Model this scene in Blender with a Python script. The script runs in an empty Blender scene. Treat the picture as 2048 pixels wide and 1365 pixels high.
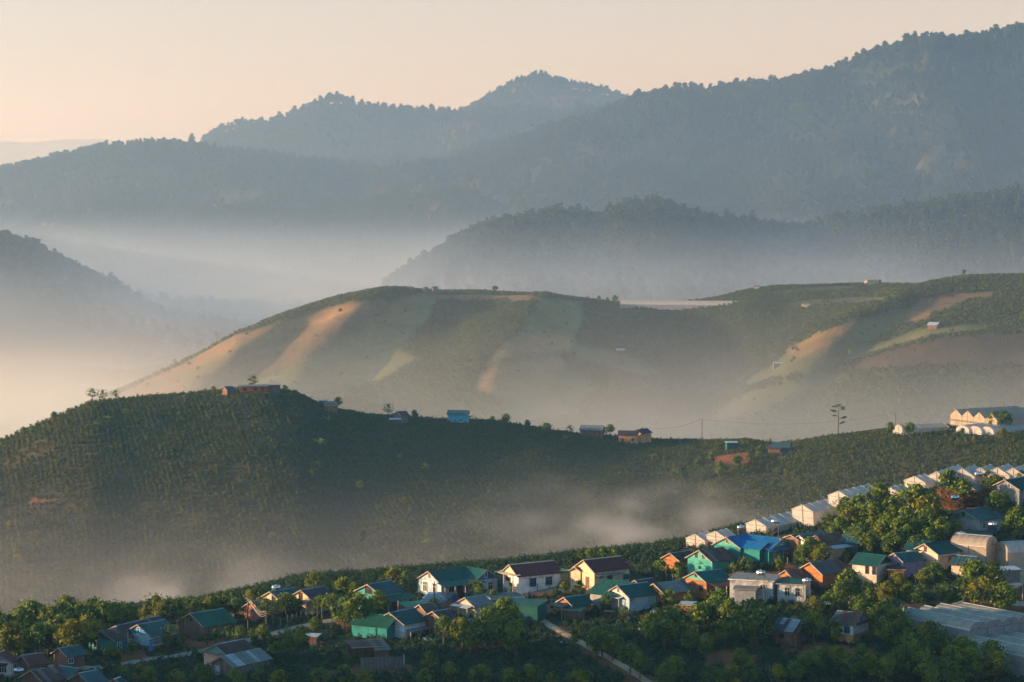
import bpy, math, random
import numpy as np
from mathutils import Vector, Matrix
random.seed(7); RNG = np.random.default_rng(7)
SC = bpy.context.scene
COL = SC.collection
R_ = math.radians

# ------------------------------------------------------------ camera, world, sun, exposure
FPX = 4800.0                     # focal length in photo pixels (2048 wide)
HORIZON = 390.0                  # photo row of the eye level
PITCH = -math.atan((682.5 - HORIZON) / FPX)
cam_d = bpy.data.cameras.new('camera'); cam = bpy.data.objects.new('camera', cam_d); COL.objects.link(cam)
cam_d.sensor_width = 36.0; cam_d.lens = FPX / 2048 * 36.0
cam_d.clip_start = 1.0; cam_d.clip_end = 40000.0
cam.location = (0, 0, 0); cam.rotation_euler = (R_(90) + PITCH, 0, 0)
SC.camera = cam

SUN_AZ = R_(-95)                 # to the left of the view direction (+Y)
SUN_EL = R_(8.5)
world = bpy.data.worlds.new('World'); SC.world = world; world.use_nodes = True
wn = world.node_tree
bg = wn.nodes['Background']
sky = wn.nodes.new('ShaderNodeTexSky'); sky.sky_type = 'NISHITA'; sky.sun_disc = False
sky.sun_elevation = SUN_EL; sky.sun_rotation = SUN_AZ; sky.altitude = 1000; sky.air_density = 1.0
sky.dust_density = 1.2; sky.ozone_density = 1.5
# the low sky of the misty morning is peach, the zenith stays blue
_tc = wn.nodes.new('ShaderNodeTexCoord'); _sx = wn.nodes.new('ShaderNodeSeparateXYZ'); wn.links.new(_tc.outputs['Generated'], _sx.inputs[0])
_rp = wn.nodes.new('ShaderNodeValToRGB'); wn.links.new(_sx.outputs[2], _rp.inputs[0]); _e = _rp.color_ramp.elements
_e[0].position = 0.0; _e[0].color = (1.07, 0.80, 0.81, 1); _e[1].position = 0.45; _e[1].color = (0.42, 0.94, 1.08, 1)
_m = _e.new(0.12); _m.color = (1.12, 0.82, 0.80, 1)
_mx = wn.nodes.new('ShaderNodeMix'); _mx.data_type = 'RGBA'; _mx.blend_type = 'MULTIPLY'; _mx.inputs[0].default_value = 1.0
wn.links.new(sky.outputs[0], _mx.inputs[6]); wn.links.new(_rp.outputs[0], _mx.inputs[7]); wn.links.new(_mx.outputs[2], bg.inputs[0]); bg.inputs[1].default_value = 0.125
sun_d = bpy.data.lights.new('sun', 'SUN'); sun = bpy.data.objects.new('sun', sun_d); COL.objects.link(sun)
sun_d.energy = 5.0; sun_d.angle = R_(0.5); sun_d.color = (1.0, 0.74, 0.47)
sdir = Vector((math.sin(SUN_AZ) * math.cos(SUN_EL), math.cos(SUN_AZ) * math.cos(SUN_EL), math.sin(SUN_EL)))
sun.rotation_euler = sdir.to_track_quat('Z', 'Y').to_euler()
sun.location = (-300, 200, 200)
SC.view_settings.view_transform = 'Standard'; SC.view_settings.look = 'None'
SC.view_settings.gamma = 1.0; SC.view_settings.use_curve_mapping = False
SC.view_settings.exposure = 1.15
SC.render.engine = 'CYCLES'
cy = SC.cycles
cy.use_denoising = True
try: cy.denoiser = 'OPENIMAGEDENOISE'
except Exception: pass
cy.max_bounces = 5; cy.diffuse_bounces = 2; cy.glossy_bounces = 2; cy.transmission_bounces = 3; cy.transparent_max_bounces = 6
cy.volume_bounces = 2; cy.volume_step_rate = 4.0; cy.volume_max_steps = 128
cy.use_adaptive_sampling = True; cy.adaptive_threshold = 0.02
cy.sample_clamp_indirect = 5.0

HAZE_DENS = 0.00014
HAZE_COL = (0.26, 0.52, 0.80)
HAZE_ANISO = 0.55

# ------------------------------------------------------------ helpers
def ray(px, py):
    """viewing direction of a photo pixel, scaled so that y = 1"""
    xc = (px - 1024.0) / FPX; yc = (682.5 - py) / FPX
    y = math.cos(PITCH) - yc * math.sin(PITCH); z = math.sin(PITCH) + yc * math.cos(PITCH)
    return xc / y, z / y
def project(p):
    x, y, z = p
    cz = y * math.cos(PITCH) + z * math.sin(PITCH); cyy = -y * math.sin(PITCH) + z * math.cos(PITCH)
    return 1024 + FPX * x / cz, 682.5 - FPX * cyy / cz

def prop(o, label=None, cat=None, group=None, kind=None):
    if label: o['label'] = label
    if cat: o['category'] = cat
    if group: o['group'] = group
    if kind: o['kind'] = kind
    return o
def empty(name, loc, rz=0.0, label=None, cat=None, group=None):
    o = bpy.data.objects.new(name, None); COL.objects.link(o)
    o.empty_display_size = 0.5; o.location = loc; o.rotation_euler = (0, 0, rz)
    return prop(o, label, cat, group)
def link(name, me, parent=None, label=None, cat=None, group=None, kind=None):
    o = bpy.data.objects.new(name, me); COL.objects.link(o)
    if parent is not None: o.parent = parent
    return prop(o, label, cat, group, kind)

class MB:
    """collects shapes; build() links them as one mesh object"""
    def __init__(s): s.v = []; s.f = []; s.m = []
    def face(s, pts, mi=0):
        n = len(s.v); s.v += [tuple(p) for p in pts]; s.f.append(tuple(range(n, n + len(pts)))); s.m.append(mi)
    def box(s, x0, x1, y0, y1, z0, z1, mi=0, M=None):
        c = [(x0,y0,z0),(x1,y0,z0),(x1,y1,z0),(x0,y1,z0),(x0,y0,z1),(x1,y0,z1),(x1,y1,z1),(x0,y1,z1)]
        if M is not None: c = [tuple(M @ Vector(p)) for p in c]
        n = len(s.v); s.v += c
        for q in ((0,3,2,1),(4,5,6,7),(0,1,5,4),(1,2,6,5),(2,3,7,6),(3,0,4,7)):
            s.f.append(tuple(n + i for i in q)); s.m.append(mi)
    def slab(s, a, b, c, d, t, mi=0):
        """four corner points (top side), thickness t downwards along the normal"""
        a, b, c, d = map(Vector, (a, b, c, d)); nn = (b - a).cross(d - a).normalized()
        if nn.z < 0: nn = -nn
        lo = [p - nn * t for p in (a, b, c, d)]; n = len(s.v)
        s.v += [tuple(p) for p in (a, b, c, d)] + [tuple(p) for p in lo]
        for q in ((0,1,2,3),(7,6,5,4),(0,4,5,1),(1,5,6,2),(2,6,7,3),(3,7,4,0)):
            s.f.append(tuple(n + i for i in q)); s.m.append(mi)
    def tube(s, p, q, r0, r1=None, n=6, mi=0, cap=True):
        p, q = Vector(p), Vector(q); r1 = r0 if r1 is None else r1
        d = (q - p); 
        if d.length < 1e-6: return
        d.normalize(); u = d.orthogonal().normalized(); w = d.cross(u); b = len(s.v)
        for c, r in ((p, r0), (q, r1)):
            for i in range(n):
                a = 2 * math.pi * i / n; s.v.append(tuple(c + u * (r * math.cos(a)) + w * (r * math.sin(a))))
        for i in range(n):
            j = (i + 1) % n; s.f.append((b + i, b + j, b + n + j, b + n + i)); s.m.append(mi)
        if cap: 
            s.f.append(tuple(b + n + i for i in range(n))); s.m.append(mi)
            s.f.append(tuple(b + n - 1 - i for i in range(n))); s.m.append(mi)
    def lathe(s, prof, c=(0,0,0), n=10, mi=0):
        b = len(s.v)
        for r, z in prof:
            for i in range(n):
                a = 2 * math.pi * i / n; s.v.append((c[0] + r * math.cos(a), c[1] + r * math.sin(a), c[2] + z))
        for k in range(len(prof) - 1):
            for i in range(n):
                j = (i + 1) % n
                s.f.append((b + k*n + i, b + k*n + j, b + (k+1)*n + j, b + (k+1)*n + i)); s.m.append(mi)
    def mesh(s, name, mats):
        me = bpy.data.meshes.new(name); me.from_pydata(s.v, [], s.f)
        for m in (mats if isinstance(mats, (list, tuple)) else [mats]): me.materials.append(m)
        if len(me.materials) > 1: me.polygons.foreach_set('material_index', s.m)
        me.update(); return me
    def build(s, name, mats, parent=None, **k):
        return link(name, s.mesh(name, mats), parent, **k)

def np_mesh(name, v, f, mat, smooth=False, attr=None):
    """v (n,3), f (m,k) arrays"""
    me = bpy.data.meshes.new(name); f = np.asarray(f, np.int32); k = f.shape[1]
    me.vertices.add(len(v)); me.vertices.foreach_set('co', np.asarray(v, np.float32).ravel())
    me.loops.add(f.size); me.loops.foreach_set('vertex_index', f.ravel())
    me.polygons.add(len(f)); me.polygons.foreach_set('loop_start', np.arange(0, f.size, k, dtype=np.int32))
    if smooth: me.polygons.foreach_set('use_smooth', np.ones(len(f), bool))
    me.update(calc_edges=True)
    if attr:
        for nm, (ty, dom, arr) in attr.items():
            a = me.attributes.new(nm, ty, dom)
            a.data.foreach_set('color' if 'COLOR' in ty else 'value', np.asarray(arr, np.float32).ravel())
    if mat: me.materials.append(mat)
    me.validate(); return me

# ------------------------------------------------------------ material helpers
def mat_new(name):
    m = bpy.data.materials.new(name); m.use_nodes = True
    nt = m.node_tree; b = nt.nodes['Principled BSDF']
    return m, nt, b
def N(nt, ty, **k):
    n = nt.nodes.new(ty)
    for a, v in k.items(): setattr(n, a, v)
    return n
def ramp(nt, stops, fac):
    r = N(nt, 'ShaderNodeValToRGB'); e = r.color_ramp.elements
    while len(e) < len(stops): e.new(0.5)
    for i, (p, c) in enumerate(stops): e[i].position = p; e[i].color = (*c, 1)
    nt.links.new(fac, r.inputs[0]); return r
def mixc(nt, a, b, fac, mode='MIX'):
    m = N(nt, 'ShaderNodeMix', data_type='RGBA', blend_type=mode)
    for sock, val in ((m.inputs[0], fac), (m.inputs[6], a), (m.inputs[7], b)):
        if isinstance(val, (int, float)): sock.default_value = val
        elif isinstance(val, (tuple, list)): sock.default_value = (*val[:3], 1)
        else: nt.links.new(val, sock)
    return m.outputs[2]
def noise(nt, scale, detail=3, rough=0.6, vec=None, coord='Object'):
    n = N(nt, 'ShaderNodeTexNoise'); n.inputs['Scale'].default_value = scale
    n.inputs['Detail'].default_value = detail; n.inputs['Roughness'].default_value = rough
    if vec is None:
        tc = N(nt, 'ShaderNodeTexCoord'); vec = tc.outputs[coord]
    nt.links.new(vec, n.inputs['Vector']); return n
def scaled(nt, s, coord='Object'):
    tc = N(nt, 'ShaderNodeTexCoord'); mp = N(nt, 'ShaderNodeMapping'); mp.inputs['Scale'].default_value = s
    nt.links.new(tc.outputs[coord], mp.inputs[0]); return mp.outputs[0]
def plain(name, c, rough=0.8, var=0.25, scale=1.2, metal=0.0, dirt=None):
    """base colour with broad noise variation and optional dirt colour"""
    m, nt, b = mat_new(name)
    n = noise(nt, scale, 5, 0.65)
    lo = tuple(x * (1 - var) for x in c); hi = tuple(min(1, x * (1 + var)) for x in c)
    r = ramp(nt, [(0.3, lo), (0.7, hi)], n.outputs['Fac']); col = r.outputs[0]
    if dirt:
        n2 = noise(nt, scale * 0.6, 6, 0.7); rr = ramp(nt, [(0.52, (0,0,0)), (0.68, (1,1,1))], n2.outputs['Fac'])
        col = mixc(nt, col, dirt, rr.outputs[0])
    oi = N(nt, 'ShaderNodeObjectInfo'); mr = N(nt, 'ShaderNodeMapRange'); mr.inputs[3].default_value = 0.85; mr.inputs[4].default_value = 1.12
    nt.links.new(oi.outputs['Random'], mr.inputs[0])
    col = mixc(nt, col, mr.outputs[0], 1.0, 'MULTIPLY')
    nt.links.new(col, b.inputs['Base Color'])
    b.inputs['Roughness'].default_value = rough; b.inputs['Metallic'].default_value = metal
    b.inputs['Specular IOR Level'].default_value = 0.3
    return m
# ------------------------------------------------------------ terrain: one sheet of valley and ridges
def tab(s):
    a = np.array([[float(q) for q in p.split(',')] for p in s.split()]); return a[:, 0], a[:, 1]
PXS = np.concatenate([np.linspace(-1700, -540, 40), np.linspace(-520, 2560, 620)]); PXN = len(PXS)
def col(s): return np.interp(PXS, *tab(s))
def sl(y): # photo row -> slope z / y   (array)
    yc = (682.5 - y) / FPX
    return (math.sin(PITCH) + yc * math.cos(PITCH)) / (math.cos(PITCH) - yc * math.sin(PITCH))
K = np.full(PXN, 1.0)
# (depth, photo row) of the nodes of every column, near to far
D0b = col('-520,425 0,415 400,408 2560,405'); Y0b = K * 1365
D0c = col('-520,450 0,458 300,474 520,488 700,496 1000,502 1500,508 2048,526 2560,530')
Y0c = col('-520,1290 0,1262 150,1246 300,1232 400,1220 520,1194 600,1174 700,1164 850,1154 1000,1142 1150,1122 1300,1107 1400,1092 1480,1068 1600,1046 1700,1012 1800,986 1900,968 2048,952 2560,900')
D1v = col('-520,680 0,680 1000,690 1400,720 1700,760 2048,765 2560,770')
Y1v = col('-520,1240 0,1225 500,1200 1000,1160 1400,1105 1700,1010 2048,968 2560,940')
D1c = col('-520,830 0,860 250,890 520,905 890,925 1300,930 1600,890 1800,880 2048,870 2560,870')
Y1c = -3 + col('-520,940 -100,905 0,888 60,862 130,832 180,811 245,806 420,790 520,783 590,792 650,822 720,836 890,848 1000,853 1150,876 1300,888 1400,892 1500,889 1560,896 1650,884 1800,868 1900,862 2048,862 2560,850')
D2v = col('-520,1180 2560,1200'); Y2v = col('-520,960 0,930 240,905 600,885 1000,880 1300,905 1500,905 1700,900 2048,890 2560,880')
D2m = col('-520,1290 240,1300 600,1360 900,1400 1400,1380 1800,1330 2560,1300')
Y2m = col('-520,930 100,880 240,835 600,770 850,735 1050,730 1250,745 1400,800 1550,790 1700,735 1850,700 2048,690 2560,680')
D2c = col('-520,1400 240,1400 470,1480 600,1560 850,1640 1070,1680 1240,1690 1500,1700 1740,1720 1860,1600 2048,1560 2560,1500')
Y2c = col('-520,930 0,880 100,840 240,782 350,733 470,673 600,628 700,600 850,587 950,584 1070,591 1160,600 1240,609 1340,611 1430,600 1500,582 1550,575 1740,570 1850,572 1930,559 2048,552 2560,530')
D3v = col('-520,1900 2560,2000'); Y3v = col('-520,760 0,740 240,735 470,712 800,690 1500,670 2048,650 2560,640')
D3c = col('-520,2250 0,2300 470,2350 800,2500 1300,2600 1700,2700 2048,2650 2560,2600')
Y3c = col('-520,430 -200,470 0,503 60,515 120,553 200,590 260,622 310,655 400,670 470,684 560,692 700,660 780,588 900,512 1000,472 1110,452 1200,460 1240,436 1320,427 1400,456 1500,466 1600,480 1700,458 1800,444 1900,427 2048,402 2560,350')
D4v = K * 3050; Y4v = col('-520,560 0,585 600,600 1000,560 1300,500 2048,470 2560,450')
D4m = K * 3380; Y4m = col('-520,480 0,480 400,455 700,450 1000,430 1150,405 1300,405 1500,390 1650,330 1800,300 2048,330 2560,300')
D4c = col('-520,3600 0,3650 600,3700 1000,3750 1400,3850 2048,3950 2560,3950')
Y4c = col('-520,420 -150,385 0,357 100,338 190,313 310,303 420,314 520,327 600,338 700,352 800,358 900,340 1000,309 1100,272 1200,244 1250,222 1300,205 1400,198 1480,187 1580,181 1650,160 1700,140 1750,120 1850,102 1950,97 2000,84 2048,70 2560,-40')
D5v = K * 4150; Y5v = col('-520,470 400,400 900,380 1200,300 1500,270 2048,160 2560,60')
D5c = K * 4500; Y5c = col('-520,460 250,400 380,330 420,306 470,284 520,266 600,251 690,230 750,228 830,232 880,240 930,246 1000,246 1100,244 1250,255 1400,280 2048,170 2560,70')
D6v = K * 4900; Y6v = Y5c + 40
D6c = K * 5300; Y6c = col('-520,520 700,330 860,262 930,229 1000,189 1040,169 1080,160 1120,171 1170,182 1230,196 1260,211 1320,250 1500,300 2560,320')
D7v = K * 7000; Y7v = K * 500
D7c = K * 9000; Y7c = col('-520,260 -100,272 0,284 60,286 130,278 200,279 260,287 330,302 500,332 800,380 2560,400')
D8v = K * 11000; Y8v = K * 480
nodes = [(D0b,Y0b),(D0c,Y0c),(D1v,Y1v),(D1c,Y1c),(D2v,Y2v),(D2m,Y2m),(D2c,Y2c),(D3v,Y3v),(D3c,Y3c),(D4v,Y4v),(D4m,Y4m),(D4c,Y4c),
         (D5v,Y5v),(D5c,Y5c),(D6v,Y6v),(D6c,Y6c),(D7v,Y7v),(D7c,Y7c),(D8v,Y8v)]
ND = np.array([d for d, y in nodes]); NZ = np.array([d * sl(y) for d, y in nodes])
# ground between the village and the viewer
ND = np.vstack([K * 120, K * 300, ND]); NZ = np.vstack([NZ[0] - 6, NZ[0] - 5, NZ[0:1], NZ[1:]])
# the back of the village ridge drops into the first valley
def ins(D, Z):
    global ND, NZ
    ND = np.vstack([ND, D]); NZ = np.vstack([NZ, Z]); o = np.argsort(ND, axis=0)
    ND = np.take_along_axis(ND, o, 0); NZ = np.take_along_axis(NZ, o, 0)
ins(D0c + 60, NZ[3] - 9)
ins(D1c + 120, NZ[np.argmax(ND > D1c - 1, axis=0), np.arange(PXN)] - 16)
ins(D2c + 150, NZ[np.argmax(ND > D2c - 1, axis=0), np.arange(PXN)] - 22)
# smooth every node along the columns a little
def smooth(a, k=3):
    w = np.hanning(2 * k + 3)[1:-1]; w /= w.sum(); p = np.pad(a, ((0, 0), (k, k)), mode='edge')
    return np.stack([np.convolve(r, w, 'valid') for r in p])
ND = smooth(ND); NZ = smooth(NZ, 2)
def pchip(X, Y, xq):
    """monotone cubic, every column of X, Y at the depths xq"""
    h = np.diff(X, axis=0); d = np.diff(Y, axis=0) / h
    m = np.zeros_like(Y); a, b = d[:-1], d[1:]; ok = a * b > 0
    w1 = 2 * h[1:] + h[:-1]; w2 = h[1:] + 2 * h[:-1]
    with np.errstate(divide='ignore', invalid='ignore'):
        hm = (w1 + w2) / (w1 / a + w2 / b)
    m[1:-1] = np.where(ok, hm, 0); m[0] = d[0]; m[-1] = 0
    out = np.empty((len(xq), X.shape[1])); cidx = np.arange(X.shape[1])
    for i, x in enumerate(xq):
        k = np.clip((X < x).sum(axis=0) - 1, 0, X.shape[0] - 2)
        hh = h[k, cidx]; t = np.clip((x - X[k, cidx]) / hh, 0, 1); t2 = t * t; t3 = t2 * t
        out[i] = (2*t3 - 3*t2 + 1) * Y[k, cidx] + (t3 - 2*t2 + t) * hh * m[k, cidx] + (-2*t3 + 3*t2) * Y[k+1, cidx] + (t3 - t2) * hh * m[k+1, cidx]
    return out
DROWS = np.concatenate([np.arange(120, 380, 10), np.arange(380, 560, 1.2), np.arange(560, 980, 2.2), np.arange(980, 1800, 5.5),
                        np.arange(1800, 3100, 14), np.arange(3100, 5400, 18), np.arange(5400, 11001, 200)])
GZ = pchip(ND, NZ, DROWS)
TS = (PXS - 1024) / FPX
GX = DROWS[:, None] * TS[None, :]; GY = np.repeat(DROWS[:, None], PXN, 1)
# value noise
_perm = RNG.permutation(4096).astype(np.int64); _val = RNG.random(4096) * 2 - 1
def vnoise(x, y):
    xi = np.floor(x).astype(np.int64); yi = np.floor(y).astype(np.int64); fx = x - xi; fy = y - yi
    fx = fx * fx * fx * (fx * (fx * 6 - 15) + 10); fy = fy * fy * fy * (fy * (fy * 6 - 15) + 10)
    def g(a, b): return _val[_perm[(a + _perm[b & 4095]) & 4095]]
    return (g(xi, yi) * (1 - fx) + g(xi + 1, yi) * fx) * (1 - fy) + (g(xi, yi + 1) * (1 - fx) + g(xi + 1, yi + 1) * fx) * fy
def fbm(x, y, o=4):
    s = 0; a = 1.0; t = 0
    for i in range(o):
        s = s + a * vnoise(x * 2**i + 17.3 * i, y * 2**i + 5.1 * i); t += a; a *= 0.5
    return s / t
PXG = np.repeat(PXS[None, :], len(DROWS), 0)
def crest_mask(Dc, w): return 1 - 0.97 * np.exp(-((GY - Dc[None, :]) / w) ** 2)
def band(a, b, f): return np.clip((GY - a) / f, 0, 1) * np.clip((b - GY) / f, 0, 1)
GZ += band(380, 570, 40) * 0.5 * fbm(GX / 14, GY / 14) * crest_mask(D0c, 12)
GZ += band(600, 1050, 40) * crest_mask(D1c, 25) * (2.2 * fbm(GX / 45 + 3, GY / 90 + 1) + 0.5 * fbm(GX / 9, GY / 9))
GZ += band(1100, 1850, 60) * crest_mask(D2c, 50) * (9 * fbm(GX / 110 + 9, GY / 330, 4) + 1.2 * fbm(GX / 22, GY / 30))
GZ += band(1900, 3000, 80) * crest_mask(D3c, 60) * (18 * fbm(GX / 150 + 5, GY / 400, 4))
ridged = 1 - 2 * np.abs(fbm(GX / 230 + 0.3 * fbm(GX / 90, GY / 90) + 2, GY / 900 + 4, 3))
GZ += band(3050, 5200, 100) * crest_mask(D4c, 190) * crest_mask(D5c, 110) * crest_mask(D6c, 150) * (44 * ridged + 14 * fbm(GX / 90, GY / 120))
GZ += band(3000, 9800, 200) * 4 * fbm(GX / 45, GY / 45)
# explicit spurs on the second hill: (px, depth) -> (px, depth), height, width in px
for (p0, d0, p1, d1, h, w) in ((850, 1640, 560, 1330, 11, 60), (1130, 1660, 960, 1300, 12, 75), (1930, 1590, 1480, 1290, 8, 120), (1800, 1480, 1500, 1240, 9, 70), (700,1600,330,1300,6,50)):
    vx, vd = p1 - p0, d1 - d0
    tt = np.clip((GY - d0) / vd, -0.12, 1.1); axis = p0 + tt * vx
    across = (PXG - axis); w2 = np.where(across < 0, w * 1.5, w * 0.75)
    GZ += h * np.exp(-(across / w2) ** 2) * np.exp(-((tt - 0.5) / 0.42) ** 4)
# the neighbouring spur on the left, nearer the viewer, that keeps the low sun off the lower gardens
_f = np.clip((GY - 404) / 22, 0, 1); GZ += 62 * np.exp(-((GX + 178) / 38) ** 2) * np.clip((GY - 270) / 60, 0, 1) * (1 - _f * _f * (3 - 2 * _f))
GROUND_LOW = GZ.min()

def ground(x, y):
    """height of the ground (arrays or scalars)"""
    x = np.asarray(x, float); y = np.asarray(y, float)
    fi = np.interp(y, DROWS, np.arange(len(DROWS))); fj = np.interp(x / y, TS, np.arange(PXN))
    i = np.clip(fi.astype(int), 0, len(DROWS) - 2); j = np.clip(fj.astype(int), 0, PXN - 2); a = fi - i; b = fj - j
    return (GZ[i, j] * (1 - a) * (1 - b) + GZ[i + 1, j] * a * (1 - b) + GZ[i, j + 1] * (1 - a) * b + GZ[i + 1, j + 1] * a * b)
def hit(px, py, lift=0.0, d0=380.0, d1=11000.0):
    """the first ground point (raised by lift) that photo pixel sees beyond depth d0"""
    d1 = min(d1, 565.0 if d0 < 600 else (985.0 if d0 < 1000 else (1850.0 if d0 < 1700 else 11000.0)))
    t, s = ray(px, py); ds = np.concatenate([np.arange(d0, min(d1, 1000), 0.4), np.arange(max(d0, 1000), d1, 2.0)]) if d0 < 1000 else np.arange(d0, d1, 2.0)
    g = ds * s - ground(ds * t, ds) - lift; k = np.argmax(g < 0)
    if g[k] >= 0: k = int(np.argmin(g))
    d = ds[k]
    return Vector((d * t, d, float(ground(d * t, d))))
# ------------------------------------------------------------ land cover of the ground sheet
def inpoly(X, Y, poly):
    p = np.array(poly, float); r = np.zeros(X.shape, bool); n = len(p); j = n - 1
    for i in range(n):
        xi, yi = p[i]; xj, yj = p[j]
        if yi != yj:
            c = ((yi > Y) != (yj > Y)) & (X < (xj - xi) * (Y - yi) / (yj - yi) + xi); r ^= c
        j = i
    return r
cyg = np.cos(PITCH) * GY + np.sin(PITCH) * GZ
PYG = 682.5 - FPX * (-GY * math.sin(PITCH) + GZ * math.cos(PITCH)) / cyg
PXG2 = 1024 + FPX * GX / cyg
COFFEE = np.array((0.040, 0.062, 0.026)); GRASS = np.array((0.135, 0.135, 0.05)); DRY = np.array((0.33, 0.185, 0.08))
EARTH = np.array((0.30, 0.105, 0.045)); FOREST = np.array((0.035, 0.05, 0.028)); PURPLE = np.array((0.085, 0.045, 0.035)); OLIVE = np.array((0.11, 0.105, 0.04))
LAND = np.empty(GZ.shape + (3,)); LAND[:] = FOREST
LAND[(GY < 1060)] = (0.085, 0.068, 0.036)
hillm = (GY > 3000) & (GY < 5600); _n = np.clip(fbm(GX / 160 + 7, GY / 200) * 2.2 + .1, 0, 1)[..., None]; LAND[:] = np.where(hillm[..., None], LAND * (1 - _n) + np.array((0.12, 0.085, 0.045)) * _n, LAND)
_m = (GY > 1900) & (GY < 3000); _n = np.clip(fbm(GX / 60 + 2, GY / 90) * 2.0 - .1, 0, 1)[..., None]; LAND[:] = np.where(_m[..., None], LAND * (1 - _n) + np.array((0.12, 0.085, 0.045)) * _n, LAND)
dz = np.maximum(0.0, GZ - 1e9)
near = GY < 590
LAND[near] = np.array((0.055, 0.075, 0.03))
nz1 = fbm(GX / 9, GY / 9); nz2 = fbm(GX / 60 + 4, GY / 60)
LAND[near & (nz1 > 0.22)] = np.array((0.16, 0.12, 0.05))
L2m = (GY > 1100) & (GY < 1860)
LAND[L2m] = COFFEE * 1.15
WX = PXG2 + 10 * fbm(GX / 25, GY / 40) + 5 * fbm(GX / 8, GY / 12); WY = PYG + 5 * fbm(GX / 25 + 8, GY / 40)
def field(poly, c, m=L2m, a=1.0):
    k = inpoly(WX, WY, poly) & m; LAND[k] = LAND[k] * (1 - a) + np.array(c) * a
front2 = L2m & (GY < D2c[None, :] - 4)
field([(230,790),(350,735),(470,675),(600,632),(700,606),(780,600),(700,640),(560,700),(420,760),(330,830),(230,880)], DRY * 0.95, front2, .85)
field([(330,760),(480,690),(640,645),(780,608),(720,640),(600,690),(430,770)], OLIVE * 1.5, front2, .8)
field([(470,700),(600,655),(700,625),(800,600),(830,610),(700,690),(560,740),(430,790),(330,820)], np.array((0.17, 0.095, 0.05)), front2, 0.7)
field([(855,588),(880,600),(830,660),(800,700),(830,720),(760,760),(560,800),(380,850),(420,790),(560,745),(680,690),(770,625),(800,598)], GRASS * 1.15, front2)
field([(800,598),(855,590),(820,640),(740,700),(700,700),(760,640)], DRY * 0.8, front2, 0.6)
field([(600,745),(720,720),(770,735),(700,760),(620,775)], DRY * 0.8, front2, 0.7)
field([(860,588),(1050,590),(1090,598),(1000,602),(860,600)], DRY * 0.75, front2, 0.8)
field([(1075,598),(1163,600),(1163,640),(1150,670),(1145,700),(1000,720),(960,735),(1010,690),(1050,650)], GRASS * 1.1, front2)
field([(1010,700),(1060,672),(1120,662),(1150,672),(1140,706),(1060,712),(1000,718)], DRY, front2, 0.85)
field([(960,745),(1000,725),(1060,716),(1120,716),(1130,740),(1080,790),(1010,800),(960,780)], DRY * 0.95, front2, 0.85)
field([(1000,800),(1130,740),(1200,770),(1140,830),(1000,850)], GRASS, front2, 0.6)
field([(1150,690),(1250,710),(1330,750),(1260,745),(1150,715)], GRASS, front2, 0.8)
field([(1565,702),(1620,672),(1680,652),(1750,636),(1800,622),(1815,626),(1770,648),(1700,672),(1650,694),(1590,716)], DRY * .8, front2, 0.6)
field([(1680,690),(1720,660),(1800,628),(1850,618),(1800,650),(1760,672),(1700,694)], GRASS * 0.95, front2)
field([(1560,716),(1650,694),(1760,672),(1690,706),(1600,740),(1500,770),(1480,770)], OLIVE * 1.1, front2, 0.7)
field([(1690,720),(1800,680),(1900,655),(2100,665),(2100,740),(1900,735),(1700,750)], PURPLE * 1.1, front2, 0.6)
field([(1760,690),(1850,660),(1960,652),(1960,660),(1870,672),(1760,704),(1650,730),(1600,752),(1560,760)], GRASS * 1.2, front2, 0.8)
field([(1840,600),(1900,590),(1990,583),(1980,590),(1910,604),(1850,640),(1800,650)], DRY * 0.9, front2, 0.7)
field([(1800,590),(1860,578),(1940,583),(1850,610)], EARTH * 0.8, front2, 0.6)
field([(1480,790),(1650,745),(1700,752),(1600,790),(1500,830),(1400,850)], OLIVE * 1.1, front2, 0.6)
field([(1560,605),(1700,596),(1800,592),(1760,604),(1640,612),(1560,612)], OLIVE, front2, 0.7)
field([(1450,596),(1620,574),(1760,570),(1740,578),(1560,588)], OLIVE, front2, 0.6)
L1m = (GY > 800) & (GY < 960)
field([(1425,912),(1470,905),(1520,905),(1500,925),(1462,935),(1432,928)], EARTH, L1m)
field([(1800,878),(1960,872),(2100,868),(2100,905),(1950,898),(1830,890)], (0.13, 0.085, 0.04), L1m, 0.7)
field([(60,1000),(110,998),(110,1006),(60,1008)], EARTH, (GY > 600) & (GY < 960), 0.8)
field([(485,790),(500,788),(502,795),(488,796)], EARTH * 0.9, L1m, 0.5)
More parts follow.
